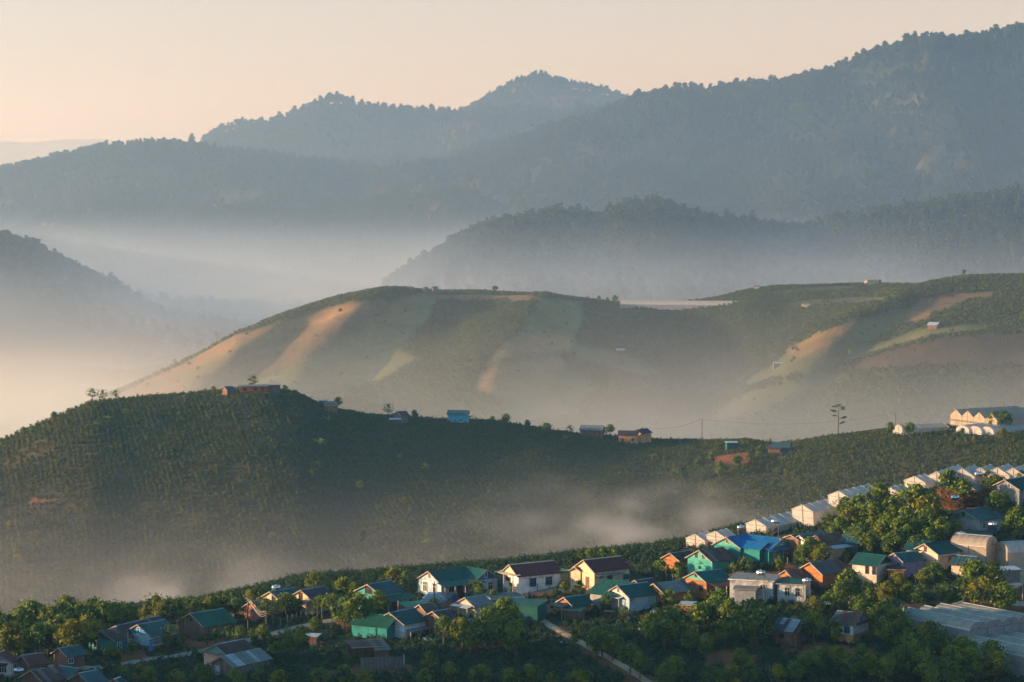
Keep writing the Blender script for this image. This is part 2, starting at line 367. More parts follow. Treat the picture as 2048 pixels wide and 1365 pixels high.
# bare red earth and paths among the village houses (photo outlines laid on the ground)
V = GY < 600
RED = EARTH * 0.95
for poly in ([(1400,1312),(1450,1296),(1470,1305),(1520,1310),(1515,1322),(1480,1325),(1455,1345),(1420,1325)],
             [(1890,1205),(1960,1200),(2060,1210),(2060,1240),(1990,1222),(1900,1225),(1880,1215)],
             [(1860,1205),(1905,1200),(1900,1215),(1870,1220)],
             [(990,1180),(1110,1158),(1200,1165),(1185,1180),(1100,1190),(1000,1205)],
             [(660,1245),(760,1215),(850,1205),(980,1195),(1070,1200),(1110,1218),(1030,1222),(880,1222),(760,1240),(690,1262)],
             [(360,1290),(450,1275),(520,1270),(470,1300),(380,1310)],
             [(230,1300),(280,1290),(300,1330),(240,1330)], [(1190,1205),(1290,1215),(1280,1240),(1200,1230)], [(1270,1218),(1300,1228),(1275,1232)],
             [(1090,1242),(1130,1262),(1230,1330),(1300,1372),(1260,1372),(1180,1318),(1110,1276)],
             [(1530,1280),(1640,1285),(1750,1300),(1700,1315),(1560,1305)], [(1470,1165),(1580,1130),(1620,1140),(1500,1172)], [(1960,1130),(2060,1130),(2060,1200),(2020,1190)],
             [(1860,1010),(1990,1000),(1990,1022),(1880,1022)], [(500,1215),(640,1200),(640,1225),(520,1232)], [(600,1345),(820,1330),(830,1345),(640,1365)], [(360,1245),(470,1255),(440,1290),(330,1300)]):
    field(poly, RED, V, 0.85)
for _ in range(2):     # soft field margins on the second hill
    _b = LAND.copy(); _b[1:-1, 1:-1] = (LAND[1:-1, 1:-1] * 2 + LAND[:-2, 1:-1] + LAND[2:, 1:-1] + LAND[1:-1, :-2] + LAND[1:-1, 2:]) / 6; LAND = np.where(L2m[..., None], _b, LAND)
vv = np.stack([GX, GY, GZ], -1).reshape(-1, 3)
nr, nc = GZ.shape; ii = np.arange((nr - 1) * nc).reshape(nr - 1, nc)[:, :-1].ravel()
quads = np.stack([ii, ii + 1, ii + nc + 1, ii + nc], 1)
landc = np.concatenate([LAND.reshape(-1, 3), np.ones((nr * nc, 1))], 1)
m_land, nt, b = mat_new('land')
at = N(nt, 'ShaderNodeAttribute', attribute_name='land')
n1 = noise(nt, 0.35, 6, 0.7); n2 = noise(nt, 0.03, 5, 0.65)
r1 = ramp(nt, [(0.3, (0.6, 0.62, 0.62)), (0.55, (1, 1, 1)), (0.75, (1.45, 1.35, 1.15))], n1.outputs['Fac'])
r2 = ramp(nt, [(0.3, (0.7, 0.75, 0.75)), (0.7, (1.3, 1.2, 1.1))], n2.outputs['Fac'])
c = mixc(nt, at.outputs['Color'], r1.outputs[0], 1.0, 'MULTIPLY'); c = mixc(nt, c, r2.outputs[0], 1.0, 'MULTIPLY')
nt.links.new(c, b.inputs['Base Color']); b.inputs['Roughness'].default_value = 0.95; b.inputs['Specular IOR Level'].default_value = 0.1
bp = N(nt, 'ShaderNodeBump'); bp.inputs['Strength'].default_value = 0.7; bp.inputs['Distance'].default_value = 1.2
nt.links.new(n1.outputs['Fac'], bp.inputs['Height']); nt.links.new(bp.outputs[0], b.inputs['Normal'])
g_me = np_mesh('terrain', vv, quads, m_land, smooth=True, attr={'land': ('FLOAT_COLOR', 'POINT', landc)})
link('terrain', g_me, kind='structure')
# ------------------------------------------------------------ air: one even haze, and mist lying in the valleys
m_haze = bpy.data.materials.new('haze'); m_haze.use_nodes = True; nt = m_haze.node_tree
for n in list(nt.nodes): nt.nodes.remove(n)
out = N(nt, 'ShaderNodeOutputMaterial'); pv = N(nt, 'ShaderNodeVolumePrincipled')
pv.inputs['Color'].default_value = (*HAZE_COL, 1); pv.inputs['Density'].default_value = HAZE_DENS; pv.inputs['Anisotropy'].default_value = HAZE_ANISO; pv.inputs['Absorption Color'].default_value = (1, 1, 1, 1)
nt.links.new(pv.outputs[0], out.inputs['Volume'])
hb = MB(); hb.box(-3300, 3300, -120, 11200, GROUND_LOW - 1.5, 950)
link('haze', hb.mesh('haze', m_haze), kind='stuff')

def mist(name, label, lo, hi, res, field_fn, dens, color, aniso=0.4):
    """a bank of mist: voxel grid whose density is computed from position"""
    m = bpy.data.materials.new(name); m.use_nodes = True; nt = m.node_tree
    for n in list(nt.nodes): nt.nodes.remove(n)
    out = N(nt, 'ShaderNodeOutputMaterial'); pv = N(nt, 'ShaderNodeVolumePrincipled')
    pv.inputs['Color'].default_value = (*color, 1); pv.inputs['Density'].default_value = dens; pv.inputs['Anisotropy'].default_value = aniso; pv.inputs['Absorption Color'].default_value = (1, 1, 1, 1)
    nt.links.new(pv.outputs[0], out.inputs['Volume'])
    ng = bpy.data.node_groups.new(name, 'GeometryNodeTree')
    ng.interface.new_socket('Geometry', in_out='OUTPUT', socket_type='NodeSocketGeometry')
    vc = ng.nodes.new('GeometryNodeVolumeCube'); go = ng.nodes.new('NodeGroupOutput'); sm = ng.nodes.new('GeometryNodeSetMaterial')
    sm.inputs['Material'].default_value = m
    vc.inputs['Min'].default_value = lo; vc.inputs['Max'].default_value = hi
    for a, k in zip('XYZ', res): vc.inputs['Resolution ' + a].default_value = k
    ng.links.new(field_fn(ng), vc.inputs['Density'])
    ng.links.new(vc.outputs[0], sm.inputs['Geometry']); ng.links.new(sm.outputs[0], go.inputs[0])
    me = bpy.data.meshes.new(name); me.materials.append(m)
    o = link(name, me, kind='stuff'); prop(o, label)
    md = o.modifiers.new('mist', 'NODES'); md.node_group = ng
    return o
class G:
    """tiny expression builder for geometry-node fields"""
    def __init__(s, ng): s.ng = ng
    def m(s, op, a, b=None, c=None):
        n = s.ng.nodes.new('ShaderNodeMath'); n.operation = op
        for i, v in enumerate((a, b, c)):
            if v is None: continue
            if isinstance(v, (int, float)): n.inputs[i].default_value = v
            else: s.ng.links.new(v, n.inputs[i])
        return n.outputs[0]
    def pos(s):
        p = s.ng.nodes.new('GeometryNodeInputPosition'); x = s.ng.nodes.new('ShaderNodeSeparateXYZ')
        s.ng.links.new(p.outputs[0], x.inputs[0]); return p.outputs[0], x.outputs
    def noise(s, vec, scale, detail=3, sc=(1, 1, 1)):
        mp = s.ng.nodes.new('ShaderNodeVectorMath'); mp.operation = 'MULTIPLY'; mp.inputs[1].default_value = sc
        s.ng.links.new(vec, mp.inputs[0])
        n = s.ng.nodes.new('ShaderNodeTexNoise'); n.inputs['Scale'].default_value = scale; n.inputs['Detail'].default_value = detail
        s.ng.links.new(mp.outputs[0], n.inputs['Vector']); return n.outputs[0]
    def step(s, x, a, b):     # smoothstep from a (0) to b (1)
        n = s.ng.nodes.new('ShaderNodeMapRange'); n.interpolation_type = 'SMOOTHSTEP'; n.clamp = True
        n.inputs[1].default_value = a; n.inputs[2].default_value = b
        if a > b: n.inputs[1].default_value, n.inputs[2].default_value, n.inputs[3].default_value, n.inputs[4].default_value = b, a, 1, 0
        s.ng.links.new(x, n.inputs[0]); return n.outputs[0]
    def gauss(s, x, c, w):
        d = s.m('DIVIDE', s.m('SUBTRACT', x, c), w); return s.m('POWER', 2.71828, s.m('MULTIPLY', s.m('MULTIPLY', d, d), -1.0))
    def blob(s, X, c, w):
        """soft ellipsoid"""
        r = None
        for i in range(3):
            d = s.m('DIVIDE', s.m('SUBTRACT', X[i], c[i]), w[i]); d = s.m('MULTIPLY', d, d); r = d if r is None else s.m('ADD', r, d)
        return s.m('POWER', 2.71828, s.m('MULTIPLY', r, -1.0))
    def edge(s, X, lo, hi, f):
        r = None
        for i in range(3):
            e = s.m('MULTIPLY', s.step(X[i], lo[i], lo[i] + f[i]), s.step(X[i], hi[i], hi[i] - f[i])); r = e if r is None else s.m('MULTIPLY', r, e)
        return r
MIST_COL = (0.85, 0.84, 0.88)
def at_px(px, py, d):
    t, s = ray(px, py); return (d * t, d, d * s)
# near valley, behind the village ridge
ZV1 = at_px(700, 1150, 690)[2]; ZV2 = at_px(900, 880, 1250)[2]; ZV3 = at_px(600, 650, 2200)[2]
LO1, HI1 = (-230, 500, ZV1 - 12), (230, 900, ZV1 + 55)
def f1(ng):
    g = G(ng); P, X = g.pos(); n = g.noise(P, 0.040, 5, (1, 0.8, 1.9)); nn = g.step(n, 0.46, 0.66)
    base = g.m('MULTIPLY', g.gauss(X[2], ZV1 - 8, 18.0), 0.27)
    w = None
    for c, wd, k in ((at_px(390,1180,640), (17,28,4.6), 4.4), (at_px(250,1195,650), (24,40,4), 0.7), (at_px(1320,1035,690), (23,32,5.0), 3.6), (at_px(1180,1055,690), (20,28,5.5), 2.2), (at_px(1420,1005,710), (16,30,4), 0.6), (at_px(1090,975,760), (17,30,6), 0.5), (at_px(960,1080,690), (40,35,5), 0.22), (at_px(640,1150,660),(40,40,4),0.3)):
        q = g.m('MULTIPLY', g.blob(X, c, wd), k); w = q if w is None else g.m('ADD', w, q)
    d = g.m('ADD', base, g.m('MULTIPLY', w, nn))
    return g.m('MULTIPLY', d, g.edge(X, LO1, HI1, (40, 60, 8)))
mist('mist', 'thin peach mist drifting in the near valley behind the village', LO1, HI1, (130, 110, 54), f1, 0.010, MIST_COL)
# valley in front of the second hill
LO2, HI2 = (-420, 960, ZV2 - 22), (480, 1600, ZV2 + 165)
def f2(ng):
    g = G(ng); P, X = g.pos(); n = g.noise(P, 0.006, 3, (1, 1, 2.0)); nn = g.m('ADD', 0.5, g.step(n, 0.35, 0.7))
    d = g.m('MULTIPLY', g.gauss(X[2], ZV2 - 2, 31.0), nn)
    d = g.m('ADD', d, g.m('MULTIPLY', g.step(X[2], ZV2 + 160, ZV2), 0.055))
    return g.m('MULTIPLY', d, g.edge(X, LO2, HI2, (60, 70, 10)))
mist('mist', 'bank of mist filling the valley at the foot of the second hill', LO2, HI2, (80, 60, 48), f2, 0.0048, (0.90, 0.87, 0.82))
# broad valley below the far ridges
LO3, HI3 = (-1300, 1780, ZV3 - 60), (1300, 5600, 330)
def f3(ng):
    g = G(ng); P, X = g.pos(); n = g.noise(P, 0.0035, 4, (1, 1, 2.2)); nn = g.m('ADD', 0.55, g.step(n, 0.35, 0.7))
    d = g.m('MULTIPLY', g.step(X[2], ZV3 + 105.0, ZV3 - 15.0), g.m('MULTIPLY', nn, 3.4))
    d = g.m('ADD', d, g.m('MULTIPLY', g.step(X[2], 330.0, -60.0), 0.30))
    w = None
    for c, wd, k in ((at_px(610,580,2000), (35,60,16), 3.0), (at_px(480,570,2020), (45,60,14), 1.6), (at_px(560,620,1950), (110,60,14), 2.5), (at_px(1650,578,2150), (330,170,22), 4.0), (at_px(1000,600,2150), (250,150,20), 2.5)):
        q = g.m('MULTIPLY', g.blob(X, c, wd), k); w = q if w is None else g.m('ADD', w, q)
    n2 = g.step(g.noise(P, 0.014, 4), 0.30, 0.66)
    d = g.m('ADD', d, g.m('MULTIPLY', w, n2))
    return g.m('MULTIPLY', d, g.edge(X, LO3, HI3, (120, 120, 20)))
mist('mist', 'broad pale mist lying in the far valley below the forested ridges', LO3, HI3, (100, 140, 60), f3, 0.0009, (0.52, 0.66, 0.88))

# added warm haze bank that shifts the far-left mountain towards the sky's peach
LO4, HI4 = (-2700, 5900, -250), (700, 8800, 420)
def f4(ng):
    g = G(ng); P, X = g.pos()
    d = g.m('MULTIPLY', g.step(X[2], 400.0, -50.0), g.m('ADD', 0.7, g.step(g.noise(P, 0.0012, 3, (1, 1, 3)), 0.3, 0.7)))
    return g.m('MULTIPLY', d, g.edge(X, LO4, HI4, (400, 300, 60)))
mist('mist', 'warm pale haze added before the distant far-left mountain', LO4, HI4, (40, 36, 24), f4, 0.00055, (0.98, 0.86, 0.74))
# ------------------------------------------------------------ materials of the buildings
MAT = {}
def roofm(k, c, rough=0.68, var=0.28, dirt=None, metal=0.0): MAT[k] = plain('roof_' + k, c, max(rough, .62), var, 0.5, metal, dirt or tuple(x * .55 + .02 for x in c))
roofm('teal', (0.007, 0.080, 0.068)); roofm('green', (0.007, 0.085, 0.050)); roofm('tealgrey', (0.035, 0.095, 0.10)); roofm('brightgreen', (0.012, 0.17, 0.105))
roofm('darkteal', (0.006, 0.058, 0.052)); roofm('blue', (0.004, 0.13, 0.33)); roofm('rust', (0.095, 0.052, 0.042), 0.8, 0.35, (0.16, 0.075, 0.045)); roofm('rustlight', (0.17, 0.125, 0.11), 0.75, 0.3)
roofm('brown', (0.075, 0.042, 0.037), 0.8, 0.3); roofm('redbrown', (0.15, 0.045, 0.036), 0.75, 0.25); roofm('maroon', (0.115, 0.03, 0.032), 0.7, 0.2)
roofm('plum', (0.075, 0.045, 0.06), 0.8, 0.3); roofm('grey', (0.08, 0.135, 0.16), 0.6, 0.2); roofm('silver', (0.36, 0.44, 0.50), 0.5, 0.15, (0.2, 0.16, 0.13)); roofm('slate', (0.033, 0.085, 0.10), 0.6)
roofm('cap', (0.24, 0.30, 0.33), 0.6); roofm('edge', (0.33, 0.27, 0.22), 0.8)
def plank(k, c, stripe=(7, 7, 0.15), var=0.45, rough=0.85):
    m, nt, b = mat_new('planks_' + k)
    n = noise(nt, 1.0, 3, 0.6, scaled(nt, stripe)); n2 = noise(nt, 0.9, 5, 0.7)
    r = ramp(nt, [(0.35, tuple(x * (1 - var) for x in c)), (0.65, tuple(min(1, x * (1 + var)) for x in c))], n.outputs['Fac'])
    r2 = ramp(nt, [(0.3, (0.7, 0.7, 0.72)), (0.7, (1.15, 1.12, 1.08))], n2.outputs['Fac'])
    nt.links.new(mixc(nt, r.outputs[0], r2.outputs[0], 1.0, 'MULTIPLY'), b.inputs['Base Color']); b.inputs['Roughness'].default_value = rough; b.inputs['Specular IOR Level'].default_value = 0.2
    MAT[k] = m
plank('wood', (0.17, 0.105, 0.075)); plank('woodgrey', (0.16, 0.145, 0.13)); plank('woodorange', (0.34, 0.14, 0.055), (0.3, 0.3, 5)); plank('tealplank', (0.014, 0.27, 0.25), var=0.25)
plank('whiteplank', (0.62, 0.66, 0.70), (0.2, 0.2, 4), 0.3); plank('mintplank', (0.06, 0.31, 0.27), (0.3, 0.3, 5), 0.15)
def wallm(k, c, var=0.22, dirt=None): MAT[k] = plain('wall_' + k, c, 0.85, var, 0.9, 0, dirt or tuple(x * .5 + .02 for x in c))
wallm('mint', (0.085, 0.34, 0.28)); wallm('tealwall', (0.018, 0.20, 0.19)); wallm('bluewall', (0.015, 0.21, 0.42)); wallm('deepblue', (0.015, 0.13, 0.27)); wallm('paleblue', (0.34, 0.46, 0.52), 0.25); wallm('cream', (0.66, 0.53, 0.34))
wallm('white', (0.70, 0.69, 0.66)); wallm('dirtywhite', (0.46, 0.47, 0.46), 0.3, (0.20, 0.19, 0.17)); wallm('orange', (0.52, 0.25, 0.10)); wallm('peach', (0.58, 0.42, 0.30)); wallm('brick', (0.30, 0.12, 0.075), 0.3)
wallm('purple', (0.24, 0.19, 0.30)); wallm('concrete', (0.30, 0.31, 0.31), 0.25, (0.16, 0.15, 0.14)); wallm('darkgreen', (0.008, 0.085, 0.07)); wallm('grey', (0.18, 0.19, 0.19), 0.25); wallm('pinkwhite', (0.62, 0.50, 0.44)); wallm('skyblue', (0.02, 0.34, 0.50)); wallm('ochre', (0.50, 0.27, 0.09)); wallm('darkroof', (0.02, 0.07, 0.07))
MAT['glass'] = plain('window_glass', (0.02, 0.03, 0.035), 0.15, 0.1); MAT['frame'] = plain('frame_white', (0.6, 0.6, 0.58), 0.7, 0.05); MAT['framebrown'] = plain('frame_brown', (0.14, 0.06, 0.04), 0.7, 0.1)
MAT['frameblue'] = plain('frame_blue', (0.05, 0.25, 0.42), 0.6, 0.1); MAT['frameorange'] = plain('frame_orange', (0.55, 0.28, 0.08), 0.7, 0.1)
MAT['post'] = plain('post_wood', (0.17, 0.11, 0.08), 0.9, 0.3); MAT['pale_post'] = plain('post_concrete', (0.36, 0.32, 0.28), 0.9, 0.2); MAT['steel'] = plain('steel_frame', (0.16, 0.15, 0.15), 0.6, 0.2)
MAT['dark'] = plain('dark_inside', (0.02, 0.02, 0.02), 0.9, 0.1)

CROP = {'p': (0, 0, 1), 'c1': (0, 1100, 3.938), 'c2': (480, 1100, 3.938), 'c3': (960, 1080, 4.79), 'c4': (1280, 1040, 4.876), 'c5': (1300, 1180, 4.876), 'c6': (1640, 900, 5.02), 'c7': (1640, 1120, 5.02), 'c8': (1360, 900, 4.654),
        'd1': (0, 1160, 6.659), 'd2': (240, 1160, 6.4), 'd3': (480, 1130, 6.825), 'd4': (680, 1110, 6.4), 'd5': (880, 1130, 8.533), 'd6': (1880, 1080, 8.53), 'd7': (1780, 1190, 7.642), 'd8': (1560, 1040, 8.533),
        'f': (420, 740, 3.531), 'g': (980, 780, 3.531), 'e': (1540, 780, 4.031), 'h': (820, 540, 4.452), 'i': (1220, 530, 3.103)}
def pix(c, p):
    o = CROP[c]; return o[0] + p[0] / o[2], o[1] + p[1] / o[2]
FOOT = []          # footprints: x, y, yaw, half length, half width
ANCHORS = []       # (photo x, photo y, short name) of buildings, for naming what stands beside them
def locate(c, A, B, lift, yaw=None, d0=380):
    """ridge A-B seen in the photo -> centre on the ground, yaw, length"""
    a, b = pix(c, A), pix(c, B); mx, my = (a[0] + b[0]) / 2, (a[1] + b[1]) / 2
    g = hit(mx, my, lift, d0); D = g.y; t, s = ray(mx, my)
    k = D / FPX; dx, dy = b[0] - a[0], b[1] - a[1]
    if yaw is None:
        bb = dy * k / s; aa = dx * k + t * bb
        bb = max(-2.0 * abs(aa), min(2.0 * abs(aa), bb))
    else:
        u = math.cos(yaw) - t * math.sin(yaw); L = dx * k / u; aa, bb = L * math.cos(yaw), L * math.sin(yaw)
    return g, math.atan2(bb, aa), math.hypot(aa, bb)
def settle(g, yaw, L, W):
    """lowest ground under the corners, relative to the centre"""
    z = []
    for i in (-1, 1):
        for j in (-1, 1):
            x = g.x + math.cos(yaw) * i * L / 2 - math.sin(yaw) * j * W / 2; y = g.y + math.sin(yaw) * i * L / 2 + math.cos(yaw) * j * W / 2
            z.append(float(ground(x, y)))
    return min(z) - g.z
SHEETS = {}
def sheet_mesh(w, l, mat):
    key = (round(w, 2), round(l, 2), mat)
    if key not in SHEETS:
        m = MB(); m.box(0, w, -l, 0, -0.012, 0.012); m.box(w * 0.46, w * 0.54, -l + .01, -.01, 0.012, 0.045); SHEETS[key] = m.mesh('roof_sheet', MAT[mat])
    return SHEETS[key]
def frame_at(M, w, h, mat, parent, style=2, pane='glass'):
    """window: frame with bars and sill, pane behind; M places it, local x across, z up, -y outwards"""
    f = MB(); t = 0.09
    f.box(-w/2 - t, -w/2, -0.10, 0.02, -h/2 - t, h/2 + t, M=M); f.box(w/2, w/2 + t, -0.10, 0.02, -h/2 - t, h/2 + t, M=M)
    f.box(-w/2, w/2, -0.10, 0.02, h/2, h/2 + t, M=M); f.box(-w/2 - 0.05, w/2 + 0.05, -0.17, 0.02, -h/2 - t - .03, -h/2, M=M)
    for i in range(1, style): f.box(-w/2 + w*i/style - 0.035, -w/2 + w*i/style + 0.035, -0.07, 0.0, -h/2, h/2, M=M)
    if h > 0.9: f.box(-w/2, w/2, -0.065, 0.0, h*0.15 - 0.03, h*0.15 + 0.03, M=M)
    o = f.build('window', MAT[mat], parent)
    p = MB(); p.box(-w/2, w/2, -0.03, 0.015, -h/2, h/2, M=M); p.build('pane', MAT[pane], o)
def side_matrix(side, wl, ww, u, z):
    if side == 'F': return Matrix.Translation((u, -ww/2, z))
    if side == 'B': return Matrix.Translation((u, ww/2, z)) @ Matrix.Rotation(math.pi, 4, 'Z')
    if side == 'L': return Matrix.Translation((-wl/2, u, z)) @ Matrix.Rotation(-math.pi/2, 4, 'Z')
    return Matrix.Translation((wl/2, u, z)) @ Matrix.Rotation(math.pi/2, 4, 'Z')
def gable_house(root, L, W, H, R, roof, wall, gable=None, mode='rib', wins=(), doors=(), awn=(), base=None, ov=0.45, og=0.4, depth=1.2, cap='cap', off=Matrix.Identity(4), walls=True, mix=None, capon=True):
    rng = random.Random(hash((round(L, 2), round(W, 2), roof)) & 0xffff)
    wl, ww = L - 2 * og, W - 2 * ov; Hw = H + R * (ov / (W / 2))          # wall top where it meets the roof
    X = lambda p: off @ Vector(p)
    if walls:
        m = MB()
        if gable is None:
            for sx in (-1, 1): pass
            b0 = -depth
            pts = [(-ww/2, b0), (ww/2, b0), (ww/2, Hw - .08), (0, H + R - .1), (-ww/2, Hw - .08)]
            m.face([X((-wl/2, y, z)) for y, z in reversed(pts)]); m.face([X((wl/2, y, z)) for y, z in pts])
            for y in (-ww/2, ww/2):
                q = [X((-wl/2, y, b0)), X((wl/2, y, b0)), X((wl/2, y, Hw - .08)), X((-wl/2, y, Hw - .08))]
                m.face(q if y < 0 else q[::-1])
        else:
            m.box(-wl/2, wl/2, -ww/2, ww/2, -depth, Hw - 0.12, M=off)
            g = MB()
            for sx in (-1, 1):
                a, b = sx * (wl/2 - 0.1), sx * (wl/2 + 0.03)
                pr = [(a, -ww/2, Hw - .12), (a, ww/2, Hw - .12), (a, 0, H + R - .1)]; po = [(b, y, z) for _, y, z in pr]
                g.face([X(p) for p in pr]); g.face([X(p) for p in po[::-1]])
                for i in range(3): j = (i + 1) % 3; g.face([X(p) for p in (pr[i], po[i], po[j], pr[j])])
            g.build('gable', MAT[gable], root)
        m.build('wall', MAT[wall], root)
        if base:
            m = MB(); e = 0.03
            m.box(-wl/2 - e, wl/2 + e, -ww/2 - e, ww/2 + e, -depth, 0.75, M=off); m.build('plinth', MAT[base], root)
    # roof
    r = MB(); sl_ = math.hypot(W/2, R); th = 0.07
    for sy in (-1, 1):
        r.slab(X((-L/2, 0, H + R)), X((L/2, 0, H + R)), X((L/2, sy * W/2, H)), X((-L/2, sy * W/2, H)), th)
    if mode == 'rib':
        n = int(L / 0.75)
        for sy in (-1, 1):
            for i in range(n + 1):
                x = -L/2 + L * i / n; x = min(max(x, -L/2 + .04), L/2 - .04); dn = Vector((0, sy * R, W/2)).normalized() * 0.05
                a, b = Vector((x, 0, H + R)), Vector((x, sy * W/2, H))
                r.slab(X(a + dn + Vector((-.04, 0, 0))), X(a + dn + Vector((.04, 0, 0))), X(b + dn + Vector((.04, 0, 0))), X(b + dn + Vector((-.04, 0, 0))), 0.045)
    ro = r.build('roof', MAT['dark' if mode == 'sheets' else roof], root)
    if mode == 'sheets':
        pal = mix or {'rust': [('rust', 6), ('brown', 3), ('rustlight', 1.3), ('grey', 1.0)], 'striped': [('rust', 4), ('brown', 3), ('silver', 0.7), ('slate', 3.5)], 'silver': [('silver', 5), ('rustlight', 1)], 'brown': [('brown', 6), ('rust', 2), ('silver', .5)],
               'darkstripe': [('brown', 5), ('rust', 3), ('rustlight', 1.2)], 'grey': [('grey', 5), ('slate', 3), ('silver', .6)]}.get(roof, [(roof, 1)])
        n = max(2, int(round(L / 0.95))); w = L / n; rows = 2 if sl_ > 2.6 else 1; ln = sl_ / rows
        ang = math.atan2(R, W/2)
        for sy in (-1, 1):
            for i in range(n):
                colm = rng.choices([p[0] for p in pal], [p[1] for p in pal])[0]
                for k in range(rows):
                    mt = colm if rng.random() < 0.7 else rng.choices([p[0] for p in pal], [p[1] for p in pal])[0]
                    lift = 0.02 + 0.02 * (i % 2) + 0.03 * (rows - 1 - k) + 0.01 * rng.random()
                    me = sheet_mesh(w, ln + (0.06 if rows > 1 else 0), mt)
                    o = link('roof_sheet', me, ro)
                    fr = k * ln
                    Mx = Matrix.Translation((-L/2 + i * w, 0, H + R)) if sy < 0 else Matrix.Translation((-L/2 + (i + 1) * w, 0, H + R)) @ Matrix.Rotation(math.pi, 4, 'Z')
                    o.matrix_local = off @ Mx @ Matrix.Rotation(ang, 4, 'X') @ Matrix.Translation((0, -fr, lift))
    if capon:
        c = MB()
        for sy in (-1, 1):
            hgt = 0.075
            c.slab(X((-L/2 - .02, 0, H + R + hgt)), X((L/2 + .02, 0, H + R + hgt)), X((L/2 + .02, sy * 0.22, H + R + hgt - .22 * R / (W/2))), X((-L/2 - .02, sy * .22, H + R + hgt - .22 * R / (W/2))), 0.03)
        c.build('ridge_cap', MAT[cap], root)
        v = MB()
        for sx in (-1, 1):
            for sy in (-1, 1):
                x0, x1 = (L/2 + 0.004, L/2 + 0.05) if sx > 0 else (-L/2 - 0.05, -L/2 - 0.004)
                v.slab(X((x0, sy * .01, H + R + .03)), X((x1, sy * .01, H + R + .03)), X((x1, sy * W/2, H + .03)), X((x0, sy * W/2, H + .03)), 0.17)
        v.build('bargeboard', MAT['edge'], root)
    for wd in wins:
        side, u, z, w, h = wd[:5]; fm = wd[5] if len(wd) > 5 else 'frame'; st = wd[6] if len(wd) > 6 else 2
        frame_at(off @ side_matrix(side, wl, ww, u, z), w, h, fm, root, st)
    for dd in doors:
        side, u, w, h, mt = dd; d = MB(); M = off @ side_matrix(side, wl, ww, u, 0)
        d.box(-w/2, w/2, -0.05, 0.02, 0.02, h, M=M); d.box(-w/2 - .08, -w/2 + .002, -.07, .02, .02, h + .08, M=M); d.box(w/2 - .002, w/2 + .08, -.07, .02, .02, h + .08, M=M)
        d.build('door', MAT[mt], root)
    for aw in awn:
        side, u, w, out_, mt = aw[:5]; z0 = aw[5] if len(aw) > 5 else H - 0.1; drop = aw[6] if len(aw) > 6 else 0.35; posts = aw[7] if len(aw) > 7 else True
        M = off @ side_matrix(side, L if side in 'LR' else wl, W if side in 'FB' else ww, u, z0); s = MB()
        if side in 'LR': M = off @ side_matrix(side, wl, ww, u, z0)
        s.slab(M @ Vector((-w/2, 0.25, 0.05)), M @ Vector((w/2, 0.25, 0.05)), M @ Vector((w/2, -out_, -drop)), M @ Vector((-w/2, -out_, -drop)), 0.06)
        s.build('awning', MAT[mt], root)
        if posts:
            n = max(2, int(w / 2.6) + 1)
            for i in range(n):
                q = MB(); x = -w/2 + 0.15 + (w - 0.3) * i / (n - 1); q.box(x - .07, x + .07, -out_ + .08, -out_ + .22, -z0 - depth, -drop - .06, M=M); q.build('post', MAT['pale_post'], root)
def H_(c, A, B, W, H, roof, wall, label, short, gable=None, R=None, yaw=None, name='village_house', cat='house', d0=380, wings=(), dyaw=0.0, addL=0.8, **k):
    R = W / 2 * 0.50 if R is None else R; H = H * 0.88
    g, yw, L = locate(c, A, B, H + R, yaw, d0); yw += dyaw; L = max(L, 2.2)
    low = settle(g, yw, L, W)
    root = empty(name, g, yw, label, cat)
    gable_house(root, L, W, H, R, roof, wall, gable, depth=-low + 0.6, **k)
    FOOT.append((g.x, g.y, yw, L/2, W/2))
    ax, ay = project((g.x, g.y, g.z + H * .5)); ANCHORS.append((ax, ay, short, g.y))
    for wg in wings:                      # a second roof at an angle on the same house
        a, b = pix(c, wg['A']), pix(c, wg['B']); r2 = wg.get('R', R); h2 = wg.get('H', H); zr = g.z + h2 + r2
        pts = []
        for q in (a, b):
            t, s = ray(*q); d = zr / s; d = min(max(d, g.y - 12), g.y + 14); pts.append(Vector((d * t, d, zr)))
        mid = (pts[0] + pts[1]) / 2; dv = pts[1] - pts[0]; wy = math.atan2(dv.y, dv.x); wL = math.hypot(dv.x, dv.y)
        off = Matrix.Rotation(-yw, 4, 'Z') @ Matrix.Translation((mid.x - g.x, mid.y - g.y, 0)) @ Matrix.Rotation(wy, 4, 'Z')
        kk = {q: v for q, v in wg.items() if q not in 'ABRH' and q != 'W'}
        gable_house(root, wL, wg['W'], h2, r2, wg.get('roof', roof), wg.get('wall', wall), wg.get('gable', gable), depth=-low + 0.6, off=off, **{q: v for q, v in kk.items() if q not in ('roof', 'wall', 'gable')})
        FOOT.append((mid.x, mid.y, wy, wL/2, wg['W']/2))
    return root
